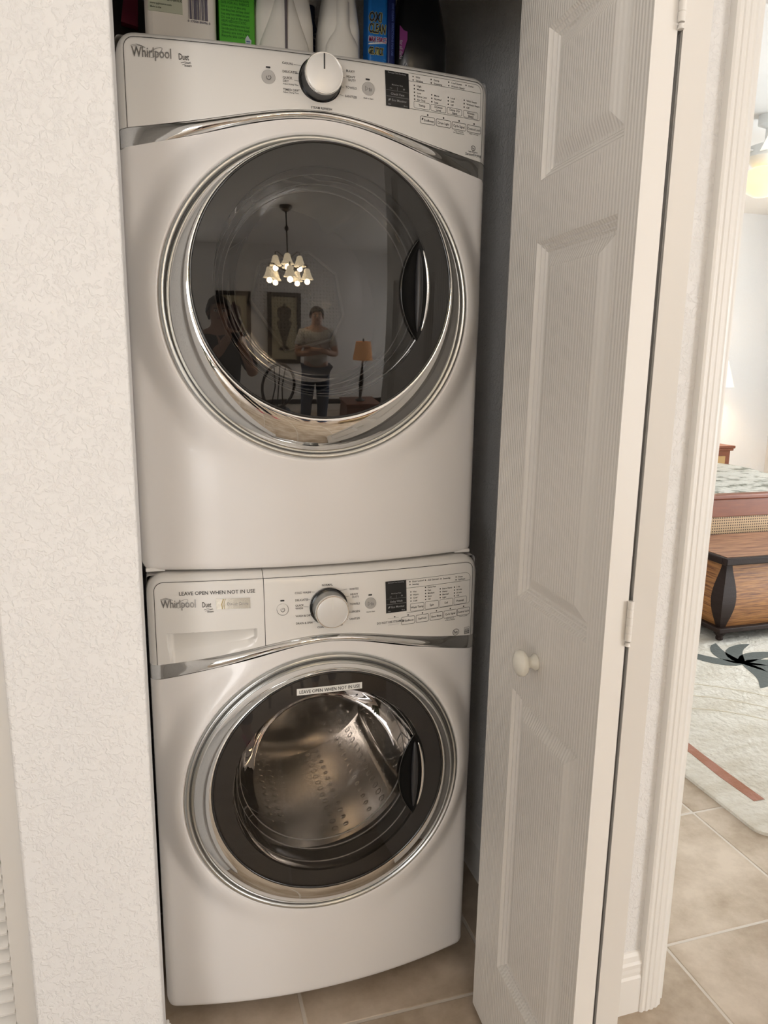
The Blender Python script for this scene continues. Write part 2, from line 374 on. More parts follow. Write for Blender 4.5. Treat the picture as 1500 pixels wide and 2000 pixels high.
# ================================================================== LAUNDRY MACHINES
HW = .343; BOWD = .045; R0 = .294; DZC = .505; GR = .238; GDZ = .030; GY = -.088; GRAD = 2.0
XT = np.array([0, .056, .11, .16, .2, .26, .3, .343]); TT = np.array([.8355, .832, .824, .8135, .8065, .7965, .791, .786]); TL = np.array([.8200, .816, .805, .793, .784, .770, .7625, .755])
def evfit(y):
    A_ = np.stack([XT**0, XT**2, XT**4, XT**6, XT**8], 1)*1.0; sc = np.array([1, 10, 1e2, 1e3, 1e4]); c = np.linalg.lstsq(A_*sc, y, rcond=None)[0]*sc
    return lambda x: float(sum(c[i]*abs(x)**(2*i) for i in range(5)))
trim_t, trim_l = evfit(TT), evfit(TL)
def bow(x): return -(1-min(1., (x/HW)**2))
def yround(d, R): return 0 if d >= R else R-math.sqrt(max(0, R*R-(R-max(d, 0))**2))
def ysurf(x, z, h):
    t = min(1, max(0, (z-.80)/(h-.80)))
    return bow(x)*(BOWD-.022*t*t)+yround(HW-abs(x), .02)
def yglass(x, z):      # z relative to machine bottom
    cz = DZC+GDZ; rr = x*x+(z-cz)**2
    return GY-(GR*GR-rr)/(2*GRAD)
def zt(x, h): return h-yround(HW-abs(x), .034)
def xsamp(a, b, n):
    xs = set(np.linspace(a, b, n).tolist())
    for k in (0, .0006, .002, .004, .007, .011, .016, .02, .026, .034):
        for s in (-1, 1):
            x = s*(HW-k)
            if a <= x <= b: xs.add(x)
    return sorted(xs)
class Print:
    """flat printing laid on a curved console"""
    def __init__(s, h, lift=.0006): s.mb = MB(); s.h = h; s.lift = lift
    def pt(s, x, z): return (x, ysurf(x, z, s.h)-s.lift, z)
    def text(s, t, x, z, size, align='L', wide=1.0):
        vs, fs, wd = text_geo(t, size); off = {'L': 0, 'C': -wd*wide/2, 'R': -wd*wide}[align]
        s.mb.add([s.pt(x+off+a*wide, z+b_) for a, b_ in vs], fs); return wd*wide
    def line(s, pts, wdt=.0006, closed=False):
        # densify then strip
        P = []
        n = len(pts)
        for i in range(n if closed else n-1):
            a, b_ = pts[i], pts[(i+1) % n]; k = max(1, int(math.hypot(b_[0]-a[0], b_[1]-a[1])/.02))
            P += [(a[0]+(b_[0]-a[0])*j/k, a[1]+(b_[1]-a[1])*j/k) for j in range(k)]
        if not closed: P.append(pts[-1])
        L1, L2 = [], []
        m = len(P)
        for i, p in enumerate(P):
            q = P[(i+1) % m] if closed else P[min(i+1, m-1)]; r = P[i-1] if closed or i else P[0]
            tx, tz = q[0]-r[0], q[1]-r[1]; l = math.hypot(tx, tz) or 1
            nx, nz = -tz/l*wdt/2, tx/l*wdt/2
            L1.append(s.pt(p[0]+nx, p[1]+nz)); L2.append(s.pt(p[0]-nx, p[1]-nz))
        if closed: L1.append(L1[0]); L2.append(L2[0])
        s.mb.grid([L1, L2])
    def rrect(s, x0, z0, x1, z1, r, wdt=.0006):
        s.line(rr_pts(x0, z0, x1, z1, r), wdt, True)
    def fill(s, poly): 
        c = (sum(p[0] for p in poly)/len(poly), sum(p[1] for p in poly)/len(poly)); n = len(poly)
        s.mb.add([s.pt(*p) for p in poly]+[s.pt(*c)], [(i, (i+1) % n, n) for i in range(n)])
    def dot(s, x, z, r): s.fill([(x+r*math.cos(2*PI*k/12), z+r*math.sin(2*PI*k/12)) for k in range(12)])
    def ring(s, x, z, r, wdt=.0006, a0=0, a1=2*PI, sx=1):
        full = a1-a0 > 6.28; n = 20
        s.line([(x+sx*r*math.cos(a0+(a1-a0)*k/n), z+r*math.sin(a0+(a1-a0)*k/n)) for k in range(n if full else n+1)], wdt, full)
def rr_pts(x0, z0, x1, z1, r, n=4):
    P = []
    for cx, cz, a in ((x1-r, z1-r, 0), (x0+r, z1-r, PI/2), (x0+r, z0+r, PI), (x1-r, z0+r, 1.5*PI)):
        P += [(cx+r*math.cos(a+PI/2*k/n), cz+r*math.sin(a+PI/2*k/n)) for k in range(n+1)]
    return P

def whirl_logo(P, x, z, w_):
    vs, fs, wd = text_geo('Whirlpool', .0225)
    P.text('Whirlpool', x, z, .0225, 'L', w_/wd)
def logo_swirl(P, x, z, w_):
    # slanted ring around the second half of the word
    pts = []
    for k in range(26):
        t = -2.2+4.9*k/25; u, v = w_*.28*math.cos(t), w_*.075*math.sin(t); c, s_ = math.cos(.72), math.sin(.72)
        pts.append((x+w_*.56+u*c-v*s_, z+.007+u*s_*.72+v*c))
    P.line(pts, .0007)
    for k in range(3):
        P.line([(x-.001+w_*(.05*k), z+.0165-.001*k), (x+w_*(.14+.05*k), z+.0195-.0008*k), (x+w_*(.27+.04*k), z+.0165-.001*k)], .0006)

def machine(name, label, x0, y0, z0, H, washer):
    root = thing(name, label, 'washing machine' if washer else 'dryer', (x0, y0, z0))
    # cabinet box
    cb = MB().box((-HW+.0015, .018, .004), (HW-.0015, .70, H-.004)); del cb.f[2], cb.m[2]     # open at the front, behind the panel
    cb.build('cabinet', ENAMEL, root, bevel=.006)
    # -------- front panel: star mesh from the door opening to the outline
    out = []
    for x in np.linspace(-HW, HW, 81): out.append((x, trim_l(x)))
    for z in np.linspace(trim_l(HW), .028, 40)[1:]: out.append((HW, z))
    for k in range(1, 9): a = PI/2*k/8; out.append((HW-.024+.024*math.cos(a), .024-.024*math.sin(a)))
    for x in np.linspace(HW-.028, -HW+.028, 60): out.append((x, 0))
    for k in range(1, 9): a = PI/2*k/8; out.append((-HW+.024-.024*math.sin(a), .024-.024*math.cos(a)))
    for z in np.linspace(.028, trim_l(HW), 40)[:-1]: out.append((-HW, z))
    fr = [0, .02, .05, .09, .14, .2, .28, .36, .45, .54, .62, .70, .77, .83, .88, .915, .94, .96, .975, .988, .996, 1]
    def ypan(x, z, r):
        t = smooth01((r-R0)/.055); y = bow(x)*BOWD
        y = -.0455*(1-t)+y*t
        top = .0 if z > .7 else 1
        return y+yround(HW-abs(x), .02)+yround(z, .014)*.8
    rows = []
    for (dr, yy_) in ((-.012, -.012), (-.0105, -.030), (-.008, -.038), (-.0045, -.0425), (-.002, -.0445)):
        row = []
        for (x, z) in out:
            d = math.hypot(x, z-DZC); row.append((x/d*(R0+dr), yy_, DZC+(z-DZC)/d*(R0+dr)))
        rows.append(row)
    for f in fr:
        row = []
        for (x, z) in out:
            d = math.hypot(x, z-DZC); r = R0+(d-R0)*f; px, pz = x/d*r, DZC+(z-DZC)/d*r
            row.append((px, ypan(px, pz, r), pz))
        rows.append(row)
    rows.append([(p[0], .03, p[2]) if p[2] < trim_l(p[0])-.001 else p for p in rows[-1]])
    fp = MB(); fp.grid(rows, True); fp.build('front_panel', ENAMEL, root, 60)
    # -------- chrome trim band
    tr = MB(); rows = []
    xs = xsamp(-HW, HW, 121)
    for k in range(9):
        t = k/8; row = []
        for x in xs:
            a, b_ = trim_l(x), trim_t(x); z = a+(b_-a)*t
            row.append((x, ysurf(x, z, H)-.009*math.sin(PI*min(1, t*1.0))**.7*(1-.85*smooth01((abs(x)-.2)/.1))+.001, z))
        rows.append(row)
    tr.grid(rows)
    for sgn in (-1, 1):
        x = sgn*HW; tr.add([(x, ysurf(x, .79, H), trim_l(x)), (x, .05, trim_l(x)), (x, .05, trim_t(x)), (x, ysurf(x, .79, H), trim_t(x))], [(0, 1, 2, 3)])
    tr.build('trim_band', CHROME, root, True)
    # -------- console (heightfield columns)
    def console_mesh(xa, xb, n, pocket=None):
        xs = xsamp(xa, xb, n); rows = []
        ts = [0, .06, .12]+np.linspace(.18 if not pocket else .13, .86, 150 if pocket else 12).tolist()+[.885, .91, .93, .95, .965, .978, .988, .995, 1]
        for t in ts:
            row = []
            for x in xs:
                a, b_ = trim_t(x), zt(x, H); z = a+(b_-a)*t
                y = ysurf(x, z, H)+yround(b_-z, .02)
                if pocket: y += pocket(x, z)
                row.append((x, y, z))
            rows.append(row)
        rows.append([(p[0], .04, p[2]) for p in rows[-1]])
        m_ = MB(); m_.grid(rows)
        for row_i, sgn in ((0, -1), (-1, 1)):
            if abs(xs[row_i]) > HW-.001:
                pass
        return m_
    if washer:
        seam = -.1235
        def pocket(x, z):
            # hand pocket in the dispenser drawer: sharp upper edge, soft floor
            if not (-.308 < x < -.138): return 0
            u = (x+.306)/(.166); ztop = .8515+.0055*u
            zlow = .803+.036*max(0, u)**2.2+.016*max(0, 1-u/.07)**2
            if z > ztop or z < zlow-.003: return 0
            ex = smooth01((x+.308)/.004)*smooth01((-.138-x)/.006)
            return .032*ex*smooth01((ztop-z)/.0018)*(.25+.75*smooth01((z-zlow)/.045))*smooth01((z-zlow+.003)/.005)
        console_mesh(seam+.0006, HW, 90).build('console', PLASTIC, root, 50)
        dw = console_mesh(-HW, seam-.0006, 190, pocket).build('dispenser_drawer', PLASTIC, root, 50)
        tag(dw, 'white detergent drawer with scooped hand pocket')
    else:
        console_mesh(-HW, HW, 121).build('console', PLASTIC, root, 50)
    # fascia seam line
    P = Print(H, .0003)
    fx, fz = .3285, H-.0125
    pts = [(-fx, trim_t(-fx))]+[(-fx, z) for z in np.linspace(.80, fz-.02, 6)]
    pts += [(-fx+.018-.018*math.cos(a), fz-.018+.018*math.sin(a)) for a in np.linspace(0, PI/2, 7)]
    pts += [(x, fz) for x in np.linspace(-fx+.03, fx-.03, 30)]
    pts += [(fx-.018+.018*math.sin(a), fz-.018+.018*math.cos(a)) for a in np.linspace(0, PI/2, 7)]
    pts += [(fx, z) for z in np.linspace(fz-.02, .80, 6)]+[(fx, trim_t(fx))]
    P.line(pts, .0011)
    if washer: P.line([(seam, z) for z in np.linspace(trim_t(seam), fz, 8)], .0012)
    P.mb.build('fascia_seam', INK, root)
    # -------- knob
    kx, kz = (0.0, .886) if not washer else (.003, .8915)
    ky = ysurf(kx, kz, H); kr = .0385
    MB().lathe([(kr, .001), (kr, -.004), (kr-.002, -.006)], (kx, ky, kz), 'y', 48).build('knob_seat', BLACKG, root, 40)
    kn = MB().lathe([(.034, -.005), (.0345, -.012), (.0325, -.030), (.0335, -.034)], (kx, ky, kz), 'y', 48, cap=False).build('knob', DARKP if not washer else SILVER, root, 50)
    MB().lathe([(.0335, -.033), (.0338, -.036), (.0325, -.0385), (.031, -.0385), (.0305, -.037)], (kx, ky, kz), 'y', 48, cap=False).build('knob_rim', CHROME, kn, 60)
    MB().lathe([(.0307, -.0375), (.029, -.0382), (.0, -.0385)], (kx, ky, kz), 'y', 48).build('knob_face', KNOBF, kn, 60)
    MB().box((kx-.0012, ky-.0392, kz+.006), (kx+.0012, ky-.038, kz+.0305)).build('pointer', DARKP if not washer else PAPER, kn)
    # -------- round buttons
    for nm, bx_, bz in (('power_button', -.0905 if not washer else -.0885, .8818 if not washer else .8918), ('start_button', .0888 if not washer else .0905, .8828 if not washer else .8898)):
        by = ysurf(bx_, bz, H)
        bt = MB().lathe([(.0118, .002), (.0118, -.0012), (.0110, -.002), (0, -.0022)], (bx_, by, bz), 'y', 32).build(nm, BTN if nm[0] == 's' or not washer else PLASTIC, root, 40)
        Q = Print(H, .0026)
        if nm[0] == 'p':
            Q.ring(bx_, bz-.0005, .0038, .0009, PI*.5+.5, PI*2.5-.5); Q.line([(bx_, bz-.0005), (bx_, bz+.0045)], .0009)
            if washer: Q.ring(bx_, bz, .0112, .0006)
        else:
            Q.line([(bx_-.0055, bz-.004), (bx_-.0055, bz+.004), (bx_-.0005, bz)], .0009, True)
            for q in (.0022, .0050): Q.line([(bx_+q, bz-.004), (bx_+q, bz+.004)], .0009)
        Q.mb.build('button_symbol', INK, bt)
        Q = Print(H); Q.fill(rr_pts(bx_-.004, bz+.0155, bx_+.004, bz+.0185, .0012)); Q.mb.build('indicator', DARKP, root)
    # -------- display window
    dx0, dx1, dz0, dz1 = (.1225, .1690, .8590, .9215) if not washer else (.1240, .1700, .8655, .9305)
    Q = Print(H, .0009); nx = 8
    gr = [[(Q.pt(dx0+(dx1-dx0)*i/nx, dz0+(dz1-dz0)*j/4)) for i in range(nx+1)] for j in range(5)]
    md = MB(); md.grid(gr); dsp = md.build('display', DISP, root, True)
    Q = Print(H, .0012); hgt = dz1-dz0
    Q.text('Estimated Time Remaining', (dx0+dx1)/2, dz1-.0042, .0034, 'C', .95)
    zb_ = dz0+hgt*.46
    Q.text('More/Less Time', (dx0+dx1)/2, zb_+.0085, .0033, 'C')
    Q.text('\u2013', dx0+.0105, zb_+.001, .008, 'C'); Q.text('+', dx1-.0105, zb_+.001, .008, 'C'); Q.line([((dx0+dx1)/2, zb_), ((dx0+dx1)/2, zb_+.0062)], .0004)
    Q.line([(dx0+.001, zb_-.0008), (dx1-.001, zb_-.0008)], .0003)
    Q.text('Check Vent' if not washer else 'Delay Wash', (dx0+dx1)/2, dz0+hgt*.325, .0056, 'C')
    Q.line([(dx0+.001, dz0+hgt*.275), (dx1-.001, dz0+hgt*.275)], .0005)
    Q.text('Eco Monitor', dx0+.0115, dz0+hgt*.15, .0058, 'L')
    Q.fill([(dx0+.0045, dz0+hgt*.14), (dx0+.009, dz0+hgt*.17), (dx0+.0095, dz0+hgt*.22), (dx0+.0055, dz0+hgt*.2)])
    Q.text('Less', dx0+.004, dz0+.0025, .0034); Q.text('More', dx1-.004, dz0+.0025, .0034, 'R')
    Q.mb.build('display_print', INKW, dsp)['kind'] = 'stuff'
    # -------- lettering
    P = Print(H); t5 = .0056
    if not washer:
        bx = (.1690, .3225, .8615, .9235)
        rowz, row0 = .9108, [(.178, .9182, 'Wet'), (.178, .9120, 'Sensing'), (.215, .9186, 'Damp'), (.215, .9124, 'Steaming'), (.2518, .9196, 'Cool Down'), (.2518, .9134, 'Wrinkle Shield'), (.2892, .9200, 'Done')]
        cols = [(.180, .9026, ['High', 'Medium', 'Low', 'Extra Low', 'Air Only']), (.2155, .8912, ['More', 'Normal', 'Less']), (.2505, .8922, ['Loud', 'Soft', 'Off']), (.2855, .8928, ['With Steam', 'Without Steam', 'Off'])]; dzc = .0061
        b1 = [(.1785, .2110, ['Temp']), (.2135, .2455, ['Dryness', 'Level']), (.2485, .2805, ['Damp Dry', 'Signal']), (.2840, .3168, ['Wrinkle', 'Shield'])]; b1z = (.8632, .8748)
        b2 = [(.1917, .2219, 'EcoBoost'), (.2250, .2561, 'Drum Light'), (.2592, .2902, 'Cycle Signal'), (.2930, .3245, 'Control Lock')]; b2z = (.8382, .8508)
        cyc = [(-.066, .9075, 'CASUAL', 'L'), (-.066, .8930, 'DELICATES', 'L'), (-.066, .8825, 'QUICK', 'L'), (-.066, .8768, 'DRY', 'L'), (-.066, .8625, 'TIMED DRY', 'L'), (.0487, .9080, 'BULKY', 'L'), (.0487, .8980, 'HEAVY', 'L'), (.052, .8922, 'DUTY', 'L'), (.0462, .8790, 'TOWELS', 'L'), (.0447, .8635, 'SANITIZE', 'L'), (-.0175, .8375, 'STEAM REFRESH', 'L'), (0, .9268, 'NORMAL', 'C')]
        ticks = [((-.045, .909), (-.030, .9075)), ((-.043, .894), (-.036, .8935)), ((-.046, .8815), (-.038, .881)), ((-.042, .865), (-.036, .8665)), ((.042, .909), (.030, .9075)), ((.0455, .897), (.036, .8965)), ((.043, .880), (.037, .880)), ((.042, .865), (.035, .867))]
        P.text('Adjust Drying Time', -.066, .8728, .0034); P.text('Adjust Drying Time', -.066, .8590, .0034)
        P.text('Hold to Start', .0888, .8655, .0034, 'C')
        P.text('Hold 3 seconds', .2747, .8345, .0032, 'C'); P.text('for Button Sounds', .2747, .8312, .0032, 'C'); P.text('Hold 3 seconds', .3087, .8345, .0032, 'C')
        P.ring(.3085, .8105, .0042, .0011, 0, 2*PI, 1.1); P.text('he', .3085, .8088, .0055, 'C'); P.text('high efficiency', .3085, .8025, .0038, 'C'); P.text('SensorDrying', .3090, .7965, .0066, 'C')
    else:
        bx = (.1700, .3220, .8625, .9300)
        rowz, row0 = .9142, [(.1785, .9256, 'Door Locked'), (.1785, .9194, 'Sensing'), (.214, .9250, 'Add Garment'), (.2503, .9242, 'Steaming'), (.287, .9240, 'Done'), (.287, .9178, 'FanFresh')]
        cols = [(.180, .9040, ['Hot', 'Warm', 'Cool', 'Cold']), (.214, .9098, ['Extra Fast', 'Fast', 'Medium', 'Slow', 'Off']), (.2488, .9028, ['Extra Heavy', 'Heavy', 'Normal', 'Light']), (.2835, .9022, ['1 Hr', '40 min', '20 min', 'Off'])]; dzc = .0064
        b1 = [(.1785, .2100, ['Wash Temp']), (.2127, .2445, ['Spin']), (.2475, .2794, ['Soil']), (.2825, .3144, ['Presoak'])]; b1z = (.8630, .8790)
        b2 = [(.1580, .1886, 'EcoBoost'), (.1918, .2211, 'FanFresh'), (.2246, .2551, 'Extra Rinse'), (.2580, .2897, 'Cycle Signal'), (.2918, .3230, 'Control Lock')]; b2z = (.8370, .8530)
        cyc = [(-.0635, .9200, 'COLD WASH', 'L'), (-.0635, .9060, 'DELICATES', 'L'), (-.0635, .8955, 'QUICK', 'L'), (-.0635, .8898, 'WASH', 'L'), (-.0635, .8745, 'WASH & DRY', 'L'), (-.0635, .8598, 'DRAIN & SPIN', 'L'), (.0472, .9200, 'WHITES', 'L'), (.0485, .9095, 'HEAVY', 'L'), (.052, .9038, 'DUTY', 'L'), (.0472, .8900, 'TOWELS', 'L'), (.0425, .8745, 'ALLERGEN', 'L'), (.0452, .8600, 'SANITIZE', 'L'), (0.002, .9318, 'NORMAL', 'C'), (-.021, .8490, 'CLEAN WASHER', 'L')]
        ticks = [((-.036, .9225), (-.024, .9215)), ((-.040, .908), (-.033, .907)), ((-.046, .8945), (-.037, .8935)), ((-.037, .8765), (-.032, .8775)), ((-.032, .862), (-.024, .8635)), ((.042, .9225), (.024, .9205)), ((.046, .908), (.034, .907)), ((.043, .892), (.039, .892)), ((.040, .877), (.035, .878)), ((.042, .862), (.028, .8645))]
        P.text('Hold to Start', .0905, .8715, .0034, 'C'); P.text('with', .014, .8495, .0038); 
        P.fill([(.021, .8485), (.031, .8510), (.0315, .8545), (.022, .8522)])
        P.text('Hold 3 seconds', .2738, .8335, .0032, 'C'); P.text('for Button Sounds', .2738, .8302, .0032, 'C'); P.text('Hold 3 seconds', .3074, .8335, .0032, 'C')
        P.text('DO NOT USE STEAMER', .1035, .8440, .0062, 'L', .93); P.line([(.128, .8535), (.152, .8540)], .0003); P.line([(.128, .8400), (.152, .8405)], .0003)
        P.ring(.2895, .8010, .0068, .0011, 0, 2*PI, 1.15); P.text('he', .2892, .7978, .0105, 'C')
        for k in range(3): P.line([(.3115, .7940+.0022*k), (.3240, .7940+.0022*k)], .0011)
        P.rrect(.3115, .7925, .3240, .8075, .0008, .0006); P.line([(.3115, .800), (.3240, .800)], .0006); P.text('energy', .3178, .8015, .0038, 'C'); P.ring(.3178, .8000, .005, .0006, .3, PI-.3)
    P.line([(bx[0], bx[3]), (bx[1]-.012, bx[3]+.0012)]+[(bx[1]-.012+.012*math.sin(a), bx[3]-.0108+.012*math.cos(a)) for a in np.linspace(.1, PI/2, 6)]+[(bx[1], bx[2]+.003), (bx[1]-.003, bx[2]), (bx[0], bx[2]-.0012)], .0006)
    P.line([(bx[0], rowz-.0015), (bx[1], rowz-.0005)], .0006)
    for x, z, s_ in row0: P.dot(x, z, .0014); P.text(s_, x+.0052, z-.0018, t5*.86)
    for x, z, ls in cols:
        for k, s_ in enumerate(ls): P.dot(x, z-k*dzc, .0014); P.text(s_, x+.0050, z-k*dzc-.0018, t5*.86)
    for a, b_, ls in b1:
        P.rrect(a, b1z[0], b_, b1z[1], .0025)
        for k, s_ in enumerate(ls): P.text(s_, (a+b_)/2, (b1z[0]+b1z[1])/2-.0021+(len(ls)-1)*.0026-k*.0052, .0062 if len(ls) == 1 else .0054, 'C', .95)
    for a, b_, s_ in b2:
        P.rrect(a, b2z[0], b_, b2z[1], .0025, .0008); P.dot((a+b_)/2, b2z[1]+.0033, .0016)
        eco = s_ == 'EcoBoost'
        P.text(s_, (a+b_)/2+(.0025 if eco else 0), (b2z[0]+b2z[1])/2-.0021, .0060, 'C', .88)
        if eco: P.fill([(a+.0025, b2z[0]+.0055), (a+.0055, b2z[0]+.0065), (a+.0062, b2z[0]+.0100), (a+.003, b2z[0]+.0090)])
    if washer: P.dot(.1430, .8563, .0016)
    for x, z, s_, al in cyc: P.text(s_, x, z, t5, al, .95)
    for pts in ticks: P.line(list(pts), .0005)
    # brand
    lx, lz = (-.3155, .8985) if not washer else (-.3165, .9035)
    dw_ = text_geo('Duet', .0145)[2]; P.text('Duet', lx+.0755, lz-.0005, .0145, 'L', .0172/dw_); P.line([(lx+.079, lz-.0055), (lx+.086, lz-.0035), (lx+.092, lz-.005), (lx+.095, lz-.003)], .0008); P.line([(lx+.081, lz-.0085), (lx+.088, lz-.006), (lx+.096, lz-.0052)], .0006)
    P.text('steam', lx+.0845, lz-.0108, .0052)
    if washer: P.text('LEAVE OPEN WHEN NOT IN USE', -.2830, .9275, .0098, 'L', .99)
    P.mb.build('lettering', INK, root)['kind'] = 'stuff'
    G = Print(H, .0010); whirl_logo(G, lx, lz, .064); logo_swirl(G, lx, lz, .064)
    tag(G.mb.build('brand_badge', mat('badge_metal', (.30, .29, .28), .3, .7), root), 'grey metallic script badge with a swirl')
    if washer:
        G = Print(H, .0010); st = MB(); st.grid([[G.pt(-.2145+.064*i/6, .8980+.0205*j/2) for i in range(7)] for j in range(3)]); fo = st.build('foil_sticker', BRUSHED, root)
        G = Print(H, .0014); G.text('Direct Drive', -.1945, .9055, .0078); G.mb.build('sticker_print', INKL, fo)
        G = Print(H, .0014); G.line([(-.203, .8985), (-.2045, .908), (-.2005, .9183)], .0016); G.line([(-.199, .8985), (-.2005, .908), (-.197, .9183)], .0010); G.mb.build('sticker_stripe', mat('gold_stripe', (.45, .33, .10), .4), fo)
    # -------- door
    nseg = 128
    def ringpts(r, y, dz):
        return [(r*math.cos(2*PI*k/nseg), y, DZC+dz+r*math.sin(2*PI*k/nseg)) for k in range(nseg)]
    def lay(secs): 
        m_ = MB(); m_.grid([ringpts(*s_) for s_ in secs], True); return m_
    dr = thing('door', 'x', None); del dr['label']; dr.parent = root
    lay([(.2905, -.012, 0), (.2905, -.043, 0), (.2885, -.049, 0), (.285, -.0515, 0), (.281, -.0495, 0), (.2795, -.046, 0)]).build('outer_ring', SILVER, dr, True)
    lay([(.2800, -.047, 0), (.2785, -.0445, .0), (.2770, -.047, 0)]).build('groove', GASKET, dr)
    secs = []
    for k in range(15):
        t = 1-k/14; q = 1-t
        secs.append((.2775*t+.2395*q, GY+.0405*t**1.9, GDZ*q**1.0))
    secs += [(.2385, GY+.001, GDZ)]
    lay(secs).build('chrome_ring', CHROME, dr, True)
    # smoked outer glass: shallow dome
    def dome(r0, r1, n, off):
        rows = []
        for k in range(n+1):
            r = r0+(r1-r0)*k/n; rows.append(ringpts(r, GY-(GR*GR-r*r)/(2*GRAD)+off, GDZ))
        return rows
    gl = MB(); gl.grid(dome(.0015, GR, 24, 0), True); gl.fan(ringpts(.0015, GY-(GR*GR)/(2*GRAD), GDZ))
    pane = gl.build('glass', WGLASS if washer else DGLASS, dr, True)
    eg = MB(); eg.grid([ringpts(GR+.0012, GY-.0008, GDZ), ringpts(GR+.0008, GY-.0022, GDZ), ringpts(GR-.0018, GY-.0022, GDZ), ringpts(GR-.003, GY-.0004, GDZ)], True); eg.build('glass_edge', BLACKG, dr, True)
    bo = MB(); bo.grid(dome(.199, GR-.001, 4, .004), True); bo.build('glass_border', BORDER, dr, True)
    # inner bowl
    zb = GDZ-.004
    bowl = [(.198, GY+.006, GDZ), (.195, -.06, zb), (.186, -.03, zb), (.178, -.012, zb), (.165, .015, zb-.003), (.148, .045, zb-.006), (.12, .068, zb-.008), (.06, .082, zb-.01), (.002, .085, zb-.01)]
    lay(bowl).build('bowl', BOWL, dr, True)
    for r, y in ((.1955, -.058), (.1865, -.028), (.178, -.010)):
        m_ = MB(); m_.tube([(r*math.cos(2*PI*k/64), y, DZC+zb+r*math.sin(2*PI*k/64)) for k in range(64)], .0016, 6, closed=True); m_.build('bowl_rib', mat('bowl_rib', (.5, .49, .48), .15), dr, True)
    lay([(.289, -.016, 0), (.26, -.010, 0), (.202, -.02, GDZ), (.199, GY+.008, GDZ)]).build('door_liner', DARKP, dr, True)
    # handle: lens-shaped grip with bright edge; near-black plate paints the pocket's shade
    hx, hz, hh = .171, .531, .090
    nl = 28; rows = []
    def lens(v, t):    # v -1..1 height, t 0..1 across
        wl = -.034*(1-v*v)**.9; wr = .023*(1-v*v)**.9
        return hx+wl+(wr-wl)*t, hz+v*hh
    for i in range(nl+1):
        v = -1+2*i/nl; row = []
        for j in range(13):
            t = j/12; x, z = lens(v, t); d = math.sin(PI*t)*(1-v*v)
            row.append((x, yglass(x, z)-.0045+.0035*smooth01(d*2.2), z))
        rows.append(row)
    m_ = MB(); m_.grid(rows); hd = m_.build('handle', mat('handle_pocket_shade', (.004, .004, .004), .45, spec=.15), dr, True)
    pts = [(lens(-1+2*i/nl, 0)) for i in range(nl+1)]
    m_ = MB(); m_.tube([(x, yglass(x, z)-.0042, z) for x, z in pts], .0016, 6); m_.build('handle_edge', BLACKG, hd, True)
    pts = [(lens(-.8+1.6*i/nl, .93)) for i in range(nl+1)]
    m_ = MB(); m_.tube([(x, yglass(x, z)-.006, z) for x, z in pts], [.0008+.0032*math.sin(PI*i/nl)**.5 for i in range(nl+1)], 8); m_.build('grip_bar', CHROME, hd, True)
    m_ = MB(); gp = [lens(-.82+1.64*i/nl, .62) for i in range(nl+1)]; m_.tube([(x, yglass(x, z)-.004, z) for x, z in gp], [.001+.007*math.sin(PI*i/nl)**.6 for i in range(nl+1)], 8); m_.build('grip', DARKP, hd, True)
    if washer:
        s_ = MB(); cz = .7398
        s_.grid([[(-.0655-.006+.131*i/8, yglass(-.0715+.131*i/8, cz)-.0009-.0, cz-.0068+.0136*j) for i in range(9)] for j in range(2)])
        st = s_.build('label_strip', PAPER, dr); tag(st, 'white printed reminder strip on the door glass')
        vs, fs, wd = text_geo('LEAVE OPEN WHEN NOT IN USE', .0098); k_ = .122/wd
        s_ = MB(); s_.add([(-.061-.006+a*k_, yglass(-.067+a*k_, cz)-.0014, cz-.0036+b_) for a, b_ in vs], fs); s_.build('strip_print', DARKP, st)
    # drum
    dz = DZC+.012; m_ = MB(); rows = []
    for y in np.linspace(.06, .52, 12): rows.append([(.262*math.cos(2*PI*k/72), y, dz+.262*math.sin(2*PI*k/72)) for k in range(72)])
    m_.grid(rows, True); dm = m_.build('drum', STEEL if washer else DRYDRUM, root, True)
    m_ = MB(); rows = []
    for r_ in (.262, .25, .22, .19, .16, .13, .10, .07, .045, .02, .001):
        rows.append([(r_*math.cos(q), .52-.10*(1-(r_/.262)**2)*(1 if washer else .35)-(.022*math.sin(3*q+.6)*(r_/.262)*math.sin(PI*r_/.262) if washer else 0), dz+r_*math.sin(q)) for q in [2*PI*k/72 for k in range(72)]])
    m_.grid(rows, True); m_.build('drum_back', mat('polished_drum_back', (.78, .76, .73), .2, 1) if washer else DRYDRUM, dm, True)
    for a in (90, 210, 330) if washer else (60, 180, 300):
        a = math.radians(a); m_ = MB(); rows = []
        for y in np.linspace(.09, .50, 10):
            hh_ = .05*math.sin(PI*(y-.07)/.45)**.4
            rows.append([((.262-hh_*math.exp(-((u)/.09)**2))*math.cos(a+u), y, dz+(.262-hh_*math.exp(-((u)/.09)**2))*math.sin(a+u)) for u in np.linspace(-.22, .22, 13)])
        m_.grid(rows); m_.build('baffle', STEEL if washer else DRYDRUM, dm, True)
    lay([(.289, -.015, 0), (.289, .03, 0), (.235, .05, .01), (.23, .062, .01), (.262, .062, .012)]).build('gasket', GASKET, root, True)
    if not washer:
        pl = [(.0, -.09), (-.085, .03), (-.06, .12), (.06, .15), (.13, .10), (.15, .0), (.12, -.06)]
        pl = [(x+.01, dz+z) for x, z in pl]
        m_ = MB().prism(pl, .45, .50); m_.build('lint_grille', LINT, dm, bevel=.01)
        m_ = MB().tube([(x, .449, z) for x, z in pl], .004, 6, closed=True); m_.build('grille_rim', mat('grille_rim', (.5, .48, .46), .4), dm)
